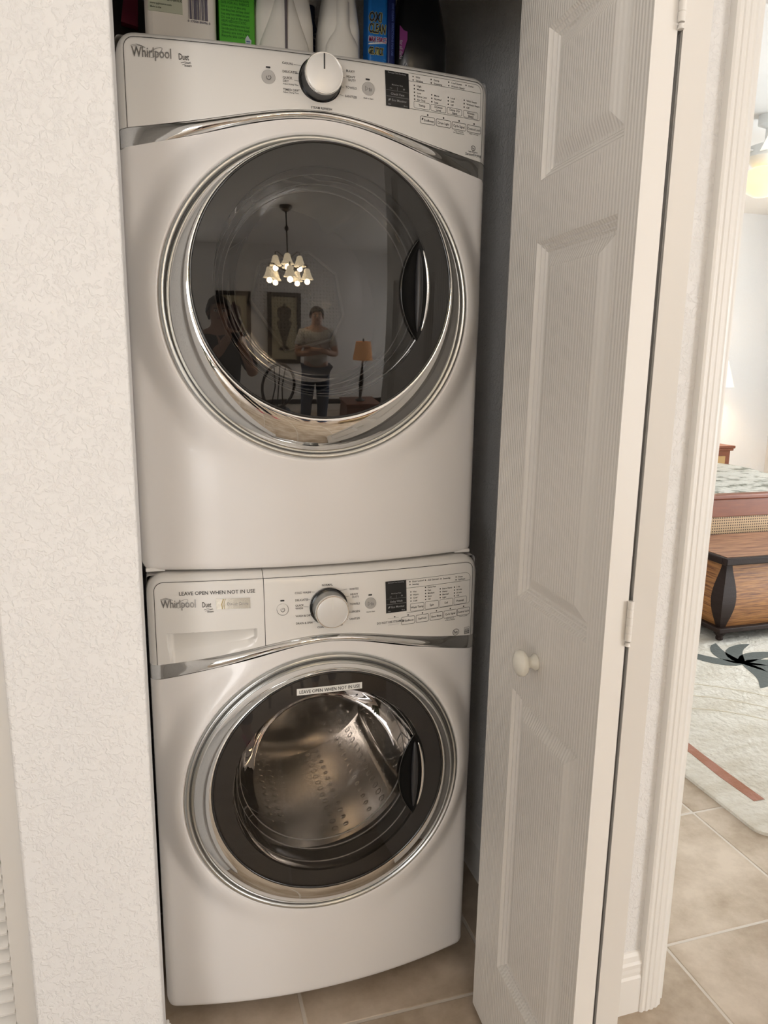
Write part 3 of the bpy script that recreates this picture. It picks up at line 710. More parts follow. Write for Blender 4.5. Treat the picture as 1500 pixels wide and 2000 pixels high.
    # feet
    if washer:
        for fx_ in (-.28, .28):
            for fy in (.06, .64): MB().lathe([(.022, -z0), (.022, -z0+.012), (.010, -z0+.014), (.010, .006)], (fx_, fy, 0), 'z', 16).build('foot', DARKP, root, 40)
    else:
        for fx_ in (-.318, .318): MB().box((fx_-.018, -.004, -.0015), (fx_+.018, .03, .006)).build('stacking_bracket', PLASTIC, root, bevel=.002)
    return root
machine('dryer', 'white front-loading dryer stacked on top with a cream-grey console and dark glass door', 0, 0, 1.005, .942, False)
machine('washing_machine', 'white front-loading washer on the floor with detergent drawer and reminder strip on its glass', .006, -.025, .035, .966, True)

# ================================================================== THINGS ON THE DRYER
TOPZ = 1.947
def rbox(name, m, x0, x1, y0, y1, z0, z1, parent=None, bev=.004):
    return MB().box((x0, y0, z0), (x1, y1, z1)).build(name, m, parent, bevel=bev)
def flat_text(s_, size, x, y, z, fit=None, slant=0, fz=1.0):
    vs, fs, wd = text_geo(s_, size); k = fit/wd if fit else 1
    return [(x+a*k+slant*b_, y, z+b_*fz) for a, b_ in vs], fs
# white wrapped package with barcode
t = thing('wrapped_package', 'white plastic-wrapped package with printed care panel and barcode', 'package', (0, 0, 0))
WRAP = mat('white_wrap', (.80, .75, .68), .32, bump=(28, .3, .004, 'noise'))
rbox('wrap', WRAP, -.292, -.166, .09, .21, TOPZ, TOPZ+.17, t, .014)
MB().box((-.285, .0885, TOPZ+.069), (-.226, .0905, TOPZ+.137)).build('care_panel', mat('pale_green_print', (.50, .52, .40), .5), t)
p = MB()
for k, (s_, fz_, sz) in enumerate((('Questions or comments?', .125, .006), ('CALL', .114, .006), ('1 800 5 Bounce', .101, .0088), ('www.pgbounce.com', .093, .0045), ('Made in the', .087, .004))):
    vs, fs = flat_text(s_, sz, -.282, .088, TOPZ+fz_-.013); p.add(vs, fs)
p.build('care_print', mat('dark_green_ink', (.06, .07, .05), .6), t)['kind'] = 'stuff'
p = MB(); x = -.2155; rnd = random.Random(3)
while x < -.182:
    w_ = rnd.choice((.0006, .0009, .0016)); p.box((x, .0882, TOPZ+.064), (x+w_, .0893, TOPZ+.13)); x += w_+rnd.choice((.0007, .0011, .0016))
vs, fs = flat_text('0 37000 80096 0', .0055, -.2175, .0885, TOPZ+.0585, .040); p.add(vs, fs)
p.build('barcode', mat('purple_ink', (.09, .08, .13), .6), t)['kind'] = 'stuff'
# green box
t = thing('green_box', 'bright green dryer-sheet carton with fine dark print', 'box')
rbox('carton', mat('green_card', (.07, .36, .02), .45), -.160, -.094, .11, .19, TOPZ, TOPZ+.19, t, .002)
p = MB(); z = TOPZ+.125
for k, s_ in enumerate(('Use one sheet per small load', 'and two sheets for a large load', 'Remove sheets with the laundry', 'SAFE FOR ALL FABRICS', 'Store in a cool dry place away', 'from direct heat and keep closed', 'Keep away from children and pets', 'Do not put in the wash', 'HELPS REDUCE STATIC', 'Softens and freshens every load', 'See side panel for more details', 'Sheets are not a toy', 'Recycle this carton')):
    vs, fs = flat_text(s_, .0062, -.156, .1095, z, .052 if k % 4 else .046); p.add(vs, fs); z -= .0062
p.build('carton_print', mat('dark_green_print', (.015, .11, .008), .6), t)['kind'] = 'stuff'
p = MB().prism([(-.112, TOPZ+.052), (-.108, TOPZ+.058), (-.104, TOPZ+.052), (-.101, TOPZ+.050), (-.102, TOPZ+.036), (-.107, TOPZ+.031), (-.111, TOPZ+.036), (-.1125, TOPZ+.050)], .1088, .1098)
p.build('seal', mat('seal_print', (.5, .55, .55), .5), t)
p = MB()
for k in range(3): p.box((-.1105, .1083, TOPZ+.038+.004*k), (-.1035, .1087, TOPZ+.0402+.004*k))
p.build('seal_print', mat('seal_blue', (.08, .14, .3), .6), t)['kind'] = 'stuff'
# white jug with level strip
JUG = mat('white_hdpe', (.80, .76, .69), .38)
def jug(name, label, cx, cy, hw, front, strip, top):
    t = thing(name, label, 'bottle', (cx, cy, TOPZ))
    m_ = MB(); secs = [(0, hw-.006, .045), (.004, hw, .05), (.10, hw-.002, .05), (.15, hw-.01, .048), (.185, hw*.6, .036), (.2, .018, .018), (.225, .018, .018)]
    rows = []
    for z, a, b_ in secs:
        rows.append([(a*math.copysign(abs(math.cos(q))**.55, math.cos(q)), b_*math.copysign(abs(math.sin(q))**.55, math.sin(q)), z) for q in [2*PI*k/40 for k in range(40)]])
    m_.grid(rows, True); m_.fan(rows[0], True); m_.fan(rows[-1]); m_.build('body', JUG, t, 50)
    m_ = MB(); rows = []
    for z, a, d in front:
        rows.append([(a*math.sin(q), -.044-d*math.cos(q), z) for q in np.linspace(-PI/2, PI/2, 17)])
    m_.grid(rows); m_.fan(rows[0], True); m_.build('front_swell', JUG, t, True)
    if strip: MB().box((-.0022, -.0665, .0), (.0022, -.05, .15)).build('level_strip', mat('smoky_strip', (.12, .10, .11), .3), t, bevel=.0008)
    MB().lathe([(.021, .218), (.022, .222), (.022, .245), (.019, .25)], (0, 0, 0), 'z', 24).build('cap', mat(top[0], top[1], .4), t, 40)
    return t
jug('detergent_jug', 'broad white plastic jug with tapering front and dark vertical strip', -.037, .16, .062, [(0, .055, .020), (.03, .052, .020), (.055, .046, .019), (.08, .036, .018), (.11, .025, .016), (.14, .015, .012)], True, ('cap_white', (.7, .7, .68)))
jug('bleach_bottle', 'white plastic bottle with narrow neck-like front beside the blue carton', .0765, .16, .042, [(0, .034, .018), (.045, .0345, .018), (.062, .033, .018), (.075, .027, .017), (.088, .018, .016), (.10, .0145, .015), (.14, .013, .014)], False, ('cap_blue', (.05, .1, .4)))
t = thing('spray_bottle', 'dark blue patterned bottle mostly hidden between the two white ones', 'bottle', (.035, .24, TOPZ))
MB().lathe([(.028, 0), (.03, .004), (.03, .085), (.022, .12), (.012, .15), (.012, .18)], (0, 0, 0), 'z', 28).build('body', mat('navy_label', (.02, .035, .12), .35, var=(60, (.35, .4, .5), .52, .6)), t, True)
MB().lathe([(.014, .178), (.015, .182), (.015, .20), (.010, .21)], (0, 0, 0), 'z', 20).build('cap', PLASTIC, t, True)
# blue gel-stick carton
t = thing('stain_remover', 'blue stain-remover container with bold yellow-edged lettering', 'container', (0, 0, 0))
rbox('front', mat('blue_card', (.008, .13, .42), .35), .1265, .1665, .105, .15, TOPZ, TOPZ+.2, t, .006)
rbox('side', mat('navy_card', (.004, .012, .085), .4), .1655, .1835, .108, .149, TOPZ, TOPZ+.196, t, .005)
YE = mat('yellow_ink', (.55, .5, .12), .6); NV = mat('black_navy_ink', (.004, .006, .02), .6); WHI = mat('white_ink', (.6, .62, .62), .6); MAG = mat('magenta_ink', (.28, .02, .12), .6)
def duo(s_, size, x, z, fit, outline, ink, nm):
    p = MB(); vs, fs = flat_text(s_, size*1.0, x, .1035, z, fit, .12, 1.5); p.add(vs, fs); p.build(nm, ink, t)['kind'] = 'stuff'
    if outline:
        p = MB()
        for dx, dz in ((-.0008, 0), (.0008, 0), (0, .001), (0, -.001)): p.add([(a+dx, .1042, c+dz) for a, b_, c in vs], fs)
        p.build(nm+'_outline', outline, t)['kind'] = 'stuff'
duo('OXI', .016, .1265, TOPZ+.112, .026, YE, NV, 'lettering'); duo('CLEAN', .016, .1265, TOPZ+.092, .034, YE, NV, 'lettering'); duo('MAX FORCE', .009, .1268, TOPZ+.076, .036, WHI, MAG, 'lettering'); duo('GEL STICK', .012, .1268, TOPZ+.054, .030, YE, NV, 'lettering')
p = MB().prism([(.1268, TOPZ+.070), (.163, TOPZ+.076), (.1642, TOPZ+.079), (.1268, TOPZ+.0725)], .1038, .1046); p.build('swoosh', WHI, t)
p = MB(); vs, fs = flat_text('OXI CLEAN  DIRECTIONS FOR USE', .006, 0, 0, 0)
p.add([(.1745+c, .1068, TOPZ+.15-a) for a, b_, c in vs], fs); p.build('side_print', mat('side_print_ink', (.08, .12, .35), .6), t)['kind'] = 'stuff'
p = MB()
for k in range(9): a = PI*(1.08+.84*k/8); p.add([(.146+.010*math.cos(a), .1042, TOPZ+.050+.010*math.sin(a)), (.146+.017*math.cos(a-.03), .1042, TOPZ+.050+.017*math.sin(a-.03)), (.146+.017*math.cos(a+.03), .1042, TOPZ+.050+.017*math.sin(a+.03))], [(0, 1, 2)])
p.build('burst', mat('pale_blue_ink', (.08, .35, .55), .6), t)['kind'] = 'stuff'
# black bottle
t = thing('dark_detergent_bottle', 'glossy black detergent bottle with a purple label flash', 'bottle', (.242, .15, TOPZ))
m_ = MB(); rows = []
for z, a, b_ in ((0, .052, .040), (.006, .058, .046), (.08, .0585, .046), (.10, .0575, .046), (.125, .053, .043), (.16, .046, .038), (.20, .036, .03), (.225, .02, .02)):
    rows.append([(a*math.copysign(abs(math.cos(q))**.6, math.cos(q)), b_*math.copysign(abs(math.sin(q))**.6, math.sin(q)), z) for q in [2*PI*k/40 for k in range(40)]])
m_.grid(rows, True); m_.fan(rows[0], True); m_.fan(rows[-1]); m_.build('body', mat('black_hdpe', (.006, .006, .007), .3), t, 60)
MB().lathe([(.024, .222), (.025, .226), (.025, .26), (.02, .265)], (0, 0, 0), 'z', 24).build('cap', mat('black_cap', (.01, .01, .012), .4), t, 40)
p = MB(); p.add([(-.052, -.0478, .050), (-.044, -.0478, .062), (-.036, -.0478, .088), (-.036, -.0478, .102), (-.044, -.0478, .104), (-.052, -.0475, .112)], [(0, 1, 2, 3, 4, 5)]); p.build('label_flash', mat('purple_label', (.16, .02, .13), .5), t)
p = MB(); vs, fs = flat_text('for all darks', .009, 0, 0, 0); p.add([(-.052+c, -.0488, .085-a*.8) for a, b_, c in vs], fs); p.build('label_print', mat('label_grey', (.3, .28, .32), .6), t)['kind'] = 'stuff'
p = MB().tube([(-.0395+.0045*math.cos(a)*.8, -.0485, .040+.006*math.sin(a)) for a in np.linspace(0, 2*PI, 16)[:-1]], .0008, 5, closed=True); p.tube([(-.042, -.0485, .035), (-.0365, -.0485, .045)], .0008, 5); p.build('emblem', mat('emblem_grey', (.4, .4, .42), .5), t)
# dark bag far back at the left
t = thing('dark_pouch', 'dark refill pouch with red print behind the white package', 'pouch', (-.318, .33, TOPZ))
m_ = MB(); rows = []
for z, a, b_ in ((0, .05, .045), (.02, .055, .05), (.1, .055, .04), (.17, .052, .02), (.21, .05, .004)):
    rows.append([(a*math.cos(q), b_*math.sin(q), z) for q in [2*PI*k/24 for k in range(24)]])
m_.grid(rows, True); m_.fan(rows[0], True); m_.fan(rows[-1]); m_.build('pouch', mat('dark_film', (.035, .03, .032), .35), t, True)
p = MB().prism([(-.02, .115), (.012, .11), (.014, .16), (-.012, .165)], -.058, -.038); p.build('red_print', mat('red_print', (.22, .01, .04), .5), t)

# ================================================================== BEDROOM
RUGZ = .016
t = thing('area_rug', 'cream tufted rug with brown border stripe and dark palm motif under the trunk', 'rug', (0, 0, 0))
RUG = mat('rug_pile', (.70, .66, .58), .95, var=(3.5, (.60, .55, .46), .42, .62, (1, 4, 1)), bump=(40, 1, .012, 'noise'))
x0, x1, y0, y1 = 1.405, 4.4, .135, 2.03
poly = []
for cx, cy, a in ((x1-.06, y1-.06, 0), (x0+.06, y1-.06, PI/2), (x0+.06, y0+.06, PI), (x1-.06, y0+.06, 1.5*PI)):
    poly += [(cx+.06*math.cos(a+PI/2*k/6), cy+.06*math.sin(a+PI/2*k/6)) for k in range(7)]
m_ = MB(); rows = [[(x, y, .0005) for x, y in poly], [(x, y, .011) for x, y in poly]]
cx, cy = (x0+x1)/2, (y0+y1)/2
rows.append([(x+(.007 if x < cx else -.007), y+(.007 if y < cy else -.007), RUGZ) for x, y in poly])
m_.grid(rows, True); m_.fan(rows[-1]); m_.fan(rows[0], True); m_.build('pile', RUG, t, 50)
def rstrip(name, pts, wds, m, z=RUGZ+.0015):
    L1, L2 = [], []
    for i, p_ in enumerate(pts):
        a = pts[max(0, i-1)]; b_ = pts[min(len(pts)-1, i+1)]; tx, ty = b_[0]-a[0], b_[1]-a[1]; l = math.hypot(tx, ty) or 1
        L1.append((p_[0]-ty/l*wds[i]/2, p_[1]+tx/l*wds[i]/2)); L2.append((p_[0]+ty/l*wds[i]/2, p_[1]-tx/l*wds[i]/2))
    b2 = MB(); b2.grid([[(x, y, RUGZ-.002) for x, y in L1], [(x, y, z) for x, y in L1], [(x, y, z) for x, y in L2], [(x, y, RUGZ-.002) for x, y in L2]])
    return b2.build(name, m, t, 40)
BR = mat('rug_brown', (.30, .13, .075), .95, var=(9, (.36, .17, .12), .4, .6), bump=(80, .7, .004, 'noise')); PG = mat('rug_charcoal', (.10, .11, .10), .95, bump=(80, .7, .004, 'noise')); TN = mat('rug_tan', (.55, .48, .36), .95, bump=(80, .6, .004, 'noise'))
rstrip('border_stripe', [(1.53, .29), (1.527, .45), (1.533, .6), (1.537, .75), (1.53, 1.3), (1.53, 1.9)], [.042, .046, .04, .05, .045, .045], BR)
rstrip('border_stripe', [(1.56, .262), (2.0, .268), (2.7, .26), (4.27, .265)], [.042, .046, .04, .042], BR)
pc = (2.33, 1.24)
for ang, ln in ((165, .34), (120, .26), (85, .3), (45, .34), (5, .36), (-35, .3), (-75, .28)):
    a = math.radians(ang); P_ = []; W_ = []
    for k in range(9):
        u = k/8; aa = a-.75*u; P_.append((pc[0]+ln*u*math.cos(aa), pc[1]+ln*u*math.sin(aa))); W_.append(.016+.075*math.sin(PI*u**.8)**.8*(1-u*.35))
    W_[-1] = .002; rstrip('palm_frond', P_, W_, PG)
for r_ in (.55, .68, .81): rstrip('curved_line', [(1.62+r_*math.cos(a)*.9, .38+r_*math.sin(a)) for a in np.linspace(.12, 1.5, 14)], [.007]*14, TN, RUGZ+.001)
# trunk
t = thing('wooden_trunk', 'bombe wooden trunk with dark leather corner posts at the foot of the bed', 'trunk', (0, 0, RUGZ+.0018))
TW = mat('trunk_reed', (.38, .17, .05), .5, var=(6, (.13, .045, .015), .42, .60, (1, 1, 26)), bump=(70, .5, .004, 'reed'))
TLID = mat('trunk_lid_wood', (.40, .21, .11), .45, var=(5, (.15, .055, .03), .40, .62, (1, 14, 1)))
LEA = mat('dark_leather', (.022, .012, .009), .5, spec=.25, bump=(160, .5, .002, 'dots'))
tx0, tx1, ty0, ty1, tz0, tz1 = 2.41, 3.66, 1.50, 1.96, .075, .415
bulge = lambda u: .035*math.sin(PI*min(1, max(0, (1-u)))**1.6)
us = np.linspace(0, 1, 13)
m_ = MB(); rows = []
for u in us:
    b_ = bulge(u)-.02*u; z = tz0+(tz1-tz0)*u
    rows.append([(tx0+.012-b_, ty0+.012-b_, z), (tx1-.012+b_, ty0+.012-b_, z), (tx1-.012+b_, ty1-.012+b_, z), (tx0+.012-b_, ty1-.012+b_, z)])
m_.grid(rows, True); m_.fan(rows[0], True); m_.fan(rows[-1]); m_.build('body', TW, t)
for cx, cy, sx, sy in ((tx0, ty0, -1, -1), (tx1, ty0, 1, -1), (tx0, ty1, -1, 1), (tx1, ty1, 1, 1)):
    m_ = MB(); rows = []
    for u in us:
        b_ = bulge(u)-.02*u; z = tz0+(tz1-tz0)*u; wd = .032+.052*math.sin(PI*(1-u)**1.15)**1.3; px, py = cx-sx*.012+sx*(b_+.006), cy-sy*.012+sy*(b_+.006)
        rows.append([(px, py-sy*.0, z), (px-sx*wd, py, z), (px-sx*wd*.9, py-sy*.014, z), (px-sx*.02, py-sy*.02, z), (px-sx*.014, py-sy*wd*.9, z), (px, py-sy*wd, z)])
    m_.grid(rows, True); m_.fan(rows[0], True); m_.fan(rows[-1]); m_.build('corner_post', LEA, t, 50)
MB().box((tx0-.018, ty0-.018, .052), (tx1+.018, ty1+.018, .078)).build('base_rim', LEA, t, bevel=.006)
lid = MB().box((tx0+.005, ty0+.005, .43), (tx1-.005, ty1-.005, .452)).build('lid', TLID, t)
for a, b_ in (((tx0-.02, ty0-.02, .413), (tx1+.02, ty0+.012, .450)), ((tx0-.02, ty1-.012, .413), (tx1+.02, ty1+.02, .450)), ((tx0-.02, ty0+.012, .413), (tx0+.012, ty1-.012, .450)), ((tx1-.012, ty0+.012, .413), (tx1+.02, ty1-.012, .450))):
    MB().box(a, b_).build('lid_rim', LEA, lid, bevel=.006)
for cx in (tx0+.03, tx1-.03):
    for cy in (ty0+.03, ty1-.03): MB().lathe([(.012, 0), (.018, .004), (.02, .014), (.016, .022), (.026, .034), (.034, .046), (.034, .053)], (cx, cy, 0), 'z', 20).build('bun_foot', LEA, t, True)
# bed
t = thing('bed', 'reddish wooden bed with cane footboard and pale leaf-print bedspread', 'bed')
BW = mat('bed_wood', (.20, .062, .025), .4, var=(6, (.16, .045, .02), .4, .65, (1, 8, 8)))
CANE = mat('cane_weave', (.46, .30, .16), .6)
ntc = CANE.node_tree; bsdf = ntc.nodes['Principled BSDF']; tcc = ntc.nodes.new('ShaderNodeTexCoord'); mpp = ntc.nodes.new('ShaderNodeMapping'); vor = ntc.nodes.new('ShaderNodeTexVoronoi'); vor.inputs['Scale'].default_value = 62; vor.inputs['Randomness'].default_value = 0
mpp.inputs['Scale'].default_value = (1, 0, 1); rmp = ntc.nodes.new('ShaderNodeMapRange'); rmp.inputs[1].default_value = .22; rmp.inputs[2].default_value = .34; mxx = ntc.nodes.new('ShaderNodeMix'); mxx.data_type = 'RGBA'; mxx.inputs[6].default_value = (.05, .02, .012, 1); mxx.inputs[7].default_value = (.46, .30, .16, 1)
ntc.links.new(tcc.outputs['Object'], mpp.inputs[0]); ntc.links.new(mpp.outputs[0], vor.inputs['Vector']); ntc.links.new(vor.outputs['Distance'], rmp.inputs[0]); ntc.links.new(rmp.outputs[0], mxx.inputs[0]); ntc.links.new(mxx.outputs[2], bsdf.inputs['Base Color'])
bx0, bx1, fy = 2.12, 4.16, 2.10
MB().box((bx0, fy-.03, .645), (bx1, fy+.03, .678)).build('top_rail', BW, t, bevel=.01)
MB().box((bx0+.02, fy-.018, .54), (bx1-.02, fy+.018, .647)).build('footboard_panel', BW, t, bevel=.004)
MB().box((bx0+.02, fy-.008, .40), (bx1-.02, fy+.008, .545)).build('cane_panel', CANE, t)
MB().box((bx0+.02, fy-.02, .30), (bx1-.02, fy+.02, .405)).build('lower_rail', BW, t, bevel=.004)
for cx in (bx0, bx1): MB().box((cx-.035, fy-.035, .012), (cx+.035, fy+.035, .66)).build('post', BW, t, bevel=.01)
MB().box((bx0, 4.38, .25), (bx1, 4.43, 1.05)).build('headboard', BW, t, bevel=.01)
for cx in (bx0, bx1): MB().box((cx-.035, 4.37, .012), (cx+.035, 4.44, 1.1)).build('post', BW, t, bevel=.01)
SPR = mat('bedspread', (.56, .54, .48), .85, var=(11, (.16, .16, .12), .48, .64), bump=(16, .6, .02, 'noise'))
m_ = MB(); rows = []
n1, n2 = 50, 50
for i in range(n1+1):
    row = []
    for j in range(n2+1):
        u, v = j/n2, i/n1; x = bx0+.02+(bx1-bx0-.04)*u; y = fy+.04+(4.36-fy-.04)*v
        e = min(u, 1-u)*(bx1-bx0); ey = v*2.2
        z = .655+.012*math.sin(x*9+y*4)*math.sin(y*7)-.10*max(0, 1-e/.10)**2-.03*max(0, 1-ey/.06)**2
        row.append((x, y, z))
    rows.append(row)
m_.grid(rows); m_.build('bedspread', SPR, t, True)
MB().box((bx0+.05, fy+.05, .30), (bx1-.05, 4.35, .54)).build('mattress', SPR, t, bevel=.04)
for cx in (bx0+.02, bx1-.05): MB().box((cx, fy+.036, .22), (cx+.03, 4.37, .34)).build('side_rail', BW, t)
# nightstand
t = thing('nightstand', 'reddish wooden nightstand with woven drawer front by the bedroom wall', 'nightstand', (4.28, 4.12, 0))
MB().box((0.02, .02, .10), (.46, .42, .67)).build('body', BW, t, bevel=.004)
MB().box((-.01, -.01, .69), (.49, .44, .715)).build('top', BW, t, bevel=.006)
MB().box((.0, .0, .668), (.48, .43, .692)).build('cornice', BW, t, bevel=.006)
for zz in (.42, .16):
    d_ = MB().box((.06, .006, zz), (.40, .022, zz+.2)).build('drawer', mat('woven_front', (.42, .26, .10), .6, bump=(120, .6, .003, 'dots')), t, bevel=.003)
    MB().lathe([(.012, 0), (.014, -.012), (0, -.018)], (.23, .006, zz+.1), 'y', 14).build('knob', LEA, d_, True)
for cx in (.02, .41):
    for cy in (.02, .37): MB().box((cx, cy, 0), (cx+.05, cy+.05, .10)).build('leg', BW, t, bevel=.004)
def table_lamp(name, label, loc, shade_c, r0, r1, hs, hb, em, bulb, watts):
    t = thing(name, label, 'lamp', loc)
    MB().lathe([(.07, 0), (.07, .015), (.03, .03), (.02, .06), (.035, hb*.35), (.03, hb*.6), (.014, hb*.8), (.012, hb)], (0, 0, 0), 'z', 24).build('base', mat('lamp_bronze', (.035, .025, .02), .4), t, True)
    MB().lathe([(r0, hb-.03), (r1, hb-.03+hs)], (0, 0, 0), 'z', 28, cap=False).build('lamp_shade', mat('shade_'+name, shade_c, .8, emis=(shade_c, em)), t, True)
    MB().lathe([(.008, hb), (.008, hb+hs-.02), (.016, hb+hs), (0, hb+hs+.015)], (0, 0, 0), 'z', 12).build('finial', mat('lamp_bronze', (0, 0, 0)), t, True)
    l = bpy.data.lights.new(bulb, 'POINT'); l.energy = watts; l.color = (1, .74, .45); l.shadow_soft_size = .03
    o = bpy.data.objects.new(bulb, l); COL.objects.link(o); o.parent = t; o.location = (.045, 0, hb+.07)
    return t
table_lamp('bedside_lamp', 'cream shaded lamp on the nightstand behind the door casing', (4.66, 4.34, .715), (.75, .68, .55), .17, .10, .24, .56, .5, 'bedside_lamp_bulb', 14)
# ceiling fan
t = thing('ceiling_fan', 'white ceiling fan with amber glass light bowl in the bedroom', 'fan', (3.15, 2.35, 0))
FW = mat('fan_white', (.8, .8, .78), .4)
MB().lathe([(.06, 2.85), (.06, 2.80), (.015, 2.78), (.015, 2.68)], (0, 0, 0), 'z', 24).build('downrod', FW, t, 50)
MB().lathe([(.04, 2.70), (.10, 2.68), (.11, 2.62), (.07, 2.58), (.05, 2.56)], (0, 0, 0), 'z', 32).build('motor', FW, t, 50)
for k in range(5):
    a = 2*PI*k/5+.35; c, s_ = math.cos(a), math.sin(a); q = lambda r, d, z: (r*c-d*s_, r*s_+d*c, z)
    MB().add([q(.1, -.05, 2.635), q(.62, -.07, 2.63), q(.65, 0, 2.64), q(.62, .07, 2.65), q(.1, .05, 2.645), q(.1, -.05, 2.643), q(.62, -.07, 2.638), q(.65, 0, 2.648), q(.62, .07, 2.658), q(.1, .05, 2.653)], [(0, 1, 2, 3, 4), (9, 8, 7, 6, 5), (0, 5, 6, 1), (1, 6, 7, 2), (2, 7, 8, 3), (3, 8, 9, 4), (4, 9, 5, 0)]).build('blade', FW, t)
MB().lathe([(.06, 2.57), (.11, 2.54), (.13, 2.50), (.10, 2.44), (.05, 2.41), (0, 2.40)], (0, 0, 0), 'z', 32).build('light_bowl', mat('amber_glass', (.75, .52, .22), .3, emis=((1, .72, .35), 1.2)), t, True)

# ================================================================== LIVING ROOM (seen in the chrome and glass)
# chandelier
t = thing('chandelier', 'bronze two-tier chandelier with lit bell glass shades', 'chandelier', (.20, -3.05, 0))
BZ = mat('chandelier_bronze', (.10, .085, .07), .4, .7)
SHD = mat('lit_bell_glass', (.9, .85, .72), .4, emis=((1, .80, .52), 3.2))
MB().lathe([(.07, HT), (.068, HT-.02), (.04, HT-.05), (.01, HT-.07)], (0, 0, 0), 'z', 24).build('canopy', BZ, t, True)
MB().lathe([(.007, HT-.06), (.007, 2.44), (.024, 2.42), (.024, 2.40), (.007, 2.38), (.007, 2.16), (.03, 2.13), (.03, 2.09), (.01, 2.06), (.012, 2.0), (.03, 1.97), (.03, 1.93), (.008, 1.90), (0, 1.89)], (0, 0, 0), 'z', 20).build('stem', BZ, t, True)
NB = [0]
def bell(parent, x, y, z):
    MB().lathe([(.018, 0), (.030, -.012), (.038, -.045), (.050, -.080), (.068, -.108), (.070, -.112), (.066, -.110), (.047, -.078), (.034, -.044), (.022, -.012)], (x, y, z), 'z', 20, cap=False).build('bell_shade', SHD, parent, True)
    NB[0] += 1; bn = 'chandelier_bulb_%d_offscreen' % NB[0]; l = bpy.data.lights.new(bn, 'POINT'); l.energy = 1.5; l.color = (1, .76, .48); l.shadow_soft_size = .03
    o = bpy.data.objects.new(bn, l); COL.objects.link(o); o.parent = parent; o.location = (x, y, z-.135)
for n_, r_, z_, ph in ((5, .21, 1.985, .3), (4, .13, 2.12, .1)):
    for k in range(n_):
        a = 2*PI*k/n_+ph; c, s_ = math.cos(a), math.sin(a)
        ar = MB().tube([(.02*c, .02*s_, z_-.02), (r_*.4*c, r_*.4*s_, z_+.0), (r_*.8*c, r_*.8*s_, z_+.045), (r_*c, r_*s_, z_+.04), (r_*c, r_*s_, z_+.0)], .006, 8).build('arm', BZ, t, True)
        bell(ar, r_*c, r_*s_, z_+.005)
# framed urn prints
FRM = mat('print_frame', (.035, .025, .02), .4); MATB = mat('print_mat', (.48, .42, .28), .6); URN = mat('urn_print', (.10, .075, .05), .7); URN2 = mat('urn_print_plum', (.09, .05, .045), .7)
def framed(label, cx, cz, w_, h_, um):
    t = thing('framed_print', label, 'picture', (cx, -4.998, cz), 0, 'urn prints on the living room wall')
    for a, b_ in (((-w_/2, 0, -h_/2), (-w_/2+.07, .035, h_/2)), ((w_/2-.07, 0, -h_/2), (w_/2, .035, h_/2)), ((-w_/2+.07, 0, h_/2-.07), (w_/2-.07, .035, h_/2)), ((-w_/2+.07, 0, -h_/2), (w_/2-.07, .035, -h_/2+.07))):
        MB().box(a, b_).build('frame_bar', FRM, t, bevel=.006)
    MB().box((-w_/2+.07, .002, -h_/2+.07), (w_/2-.07, .012, h_/2-.07)).build('print_sheet', MATB, t)
    k = h_/1.15; prof = [(0, .40), (.02, .40), (.03, .36), (.10, .33), (.12, .28), (.11, .20), (.07, .14), (.13, .10), (.10, .0), (.06, -.12), (.025, -.24), (.02, -.28), (.08, -.32), (.09, -.36), (0, -.36)]
    pl = [(r_*k, z*k) for r_, z in prof]+[(-r_*k, z*k) for r_, z in prof[::-1]]
    m_ = MB(); n = len(prof)
    m_.add([(x, .0135, z) for x, z in pl], [(i, i+1, 2*n-2-i, 2*n-1-i) for i in range(n-1)]); m_.build('urn_print', um, t)
framed('tall dark-framed urn print hanging nearest the standing man', .31, 1.30, .56, 1.16, URN)
framed('tall dark-framed print of a plum urn hanging farther from the standing man', -.52, 1.30, .56, 1.16, URN2)

# ---- people
SKIN = mat('skin', (.52, .30, .21), .5); HAIR = mat('dark_hair', (.03, .02, .015), .6); JEAN = mat('denim', (.05, .075, .13), .8); TEE = mat('pale_tshirt', (.55, .53, .50), .85); DKT = mat('dark_top', (.012, .013, .018), .8); DKJ = mat('dark_trousers', (.02, .022, .03), .85); SHOE = mat('brown_sandal', (.13, .06, .035), .6); PINK = mat('pink_sandal', (.55, .05, .13), .5); LENSM = mat('eye_dark', (.01, .01, .01), .2); EYEW = mat('eye_white', (.7, .68, .65), .3)
def skinned(name, V, E_, R_, m, parent, sub=2):
    me = bpy.data.meshes.new(name); me.from_pydata(V, E_, []);
    o = bpy.data.objects.new(name, me); COL.objects.link(o); o.modifiers.new('skin', 'SKIN').use_smooth_shade = True
    for i, sv in enumerate(me.skin_vertices[0].data): sv.radius = R_[i] if isinstance(R_[i], tuple) else (R_[i], R_[i]); sv.use_root = (i == 0)
    s_ = o.modifiers.new('sub', 'SUBSURF'); s_.levels = s_.render_levels = sub
    dg = bpy.context.evaluated_depsgraph_get(); nm = bpy.data.meshes.new_from_object(o.evaluated_get(dg)); nm.materials.clear(); nm.materials.append(m)
    nm.polygons.foreach_set('use_smooth', [True]*len(nm.polygons))
    bpy.data.objects.remove(o); r = bpy.data.objects.new(name, nm); COL.objects.link(r); r.parent = parent; return r
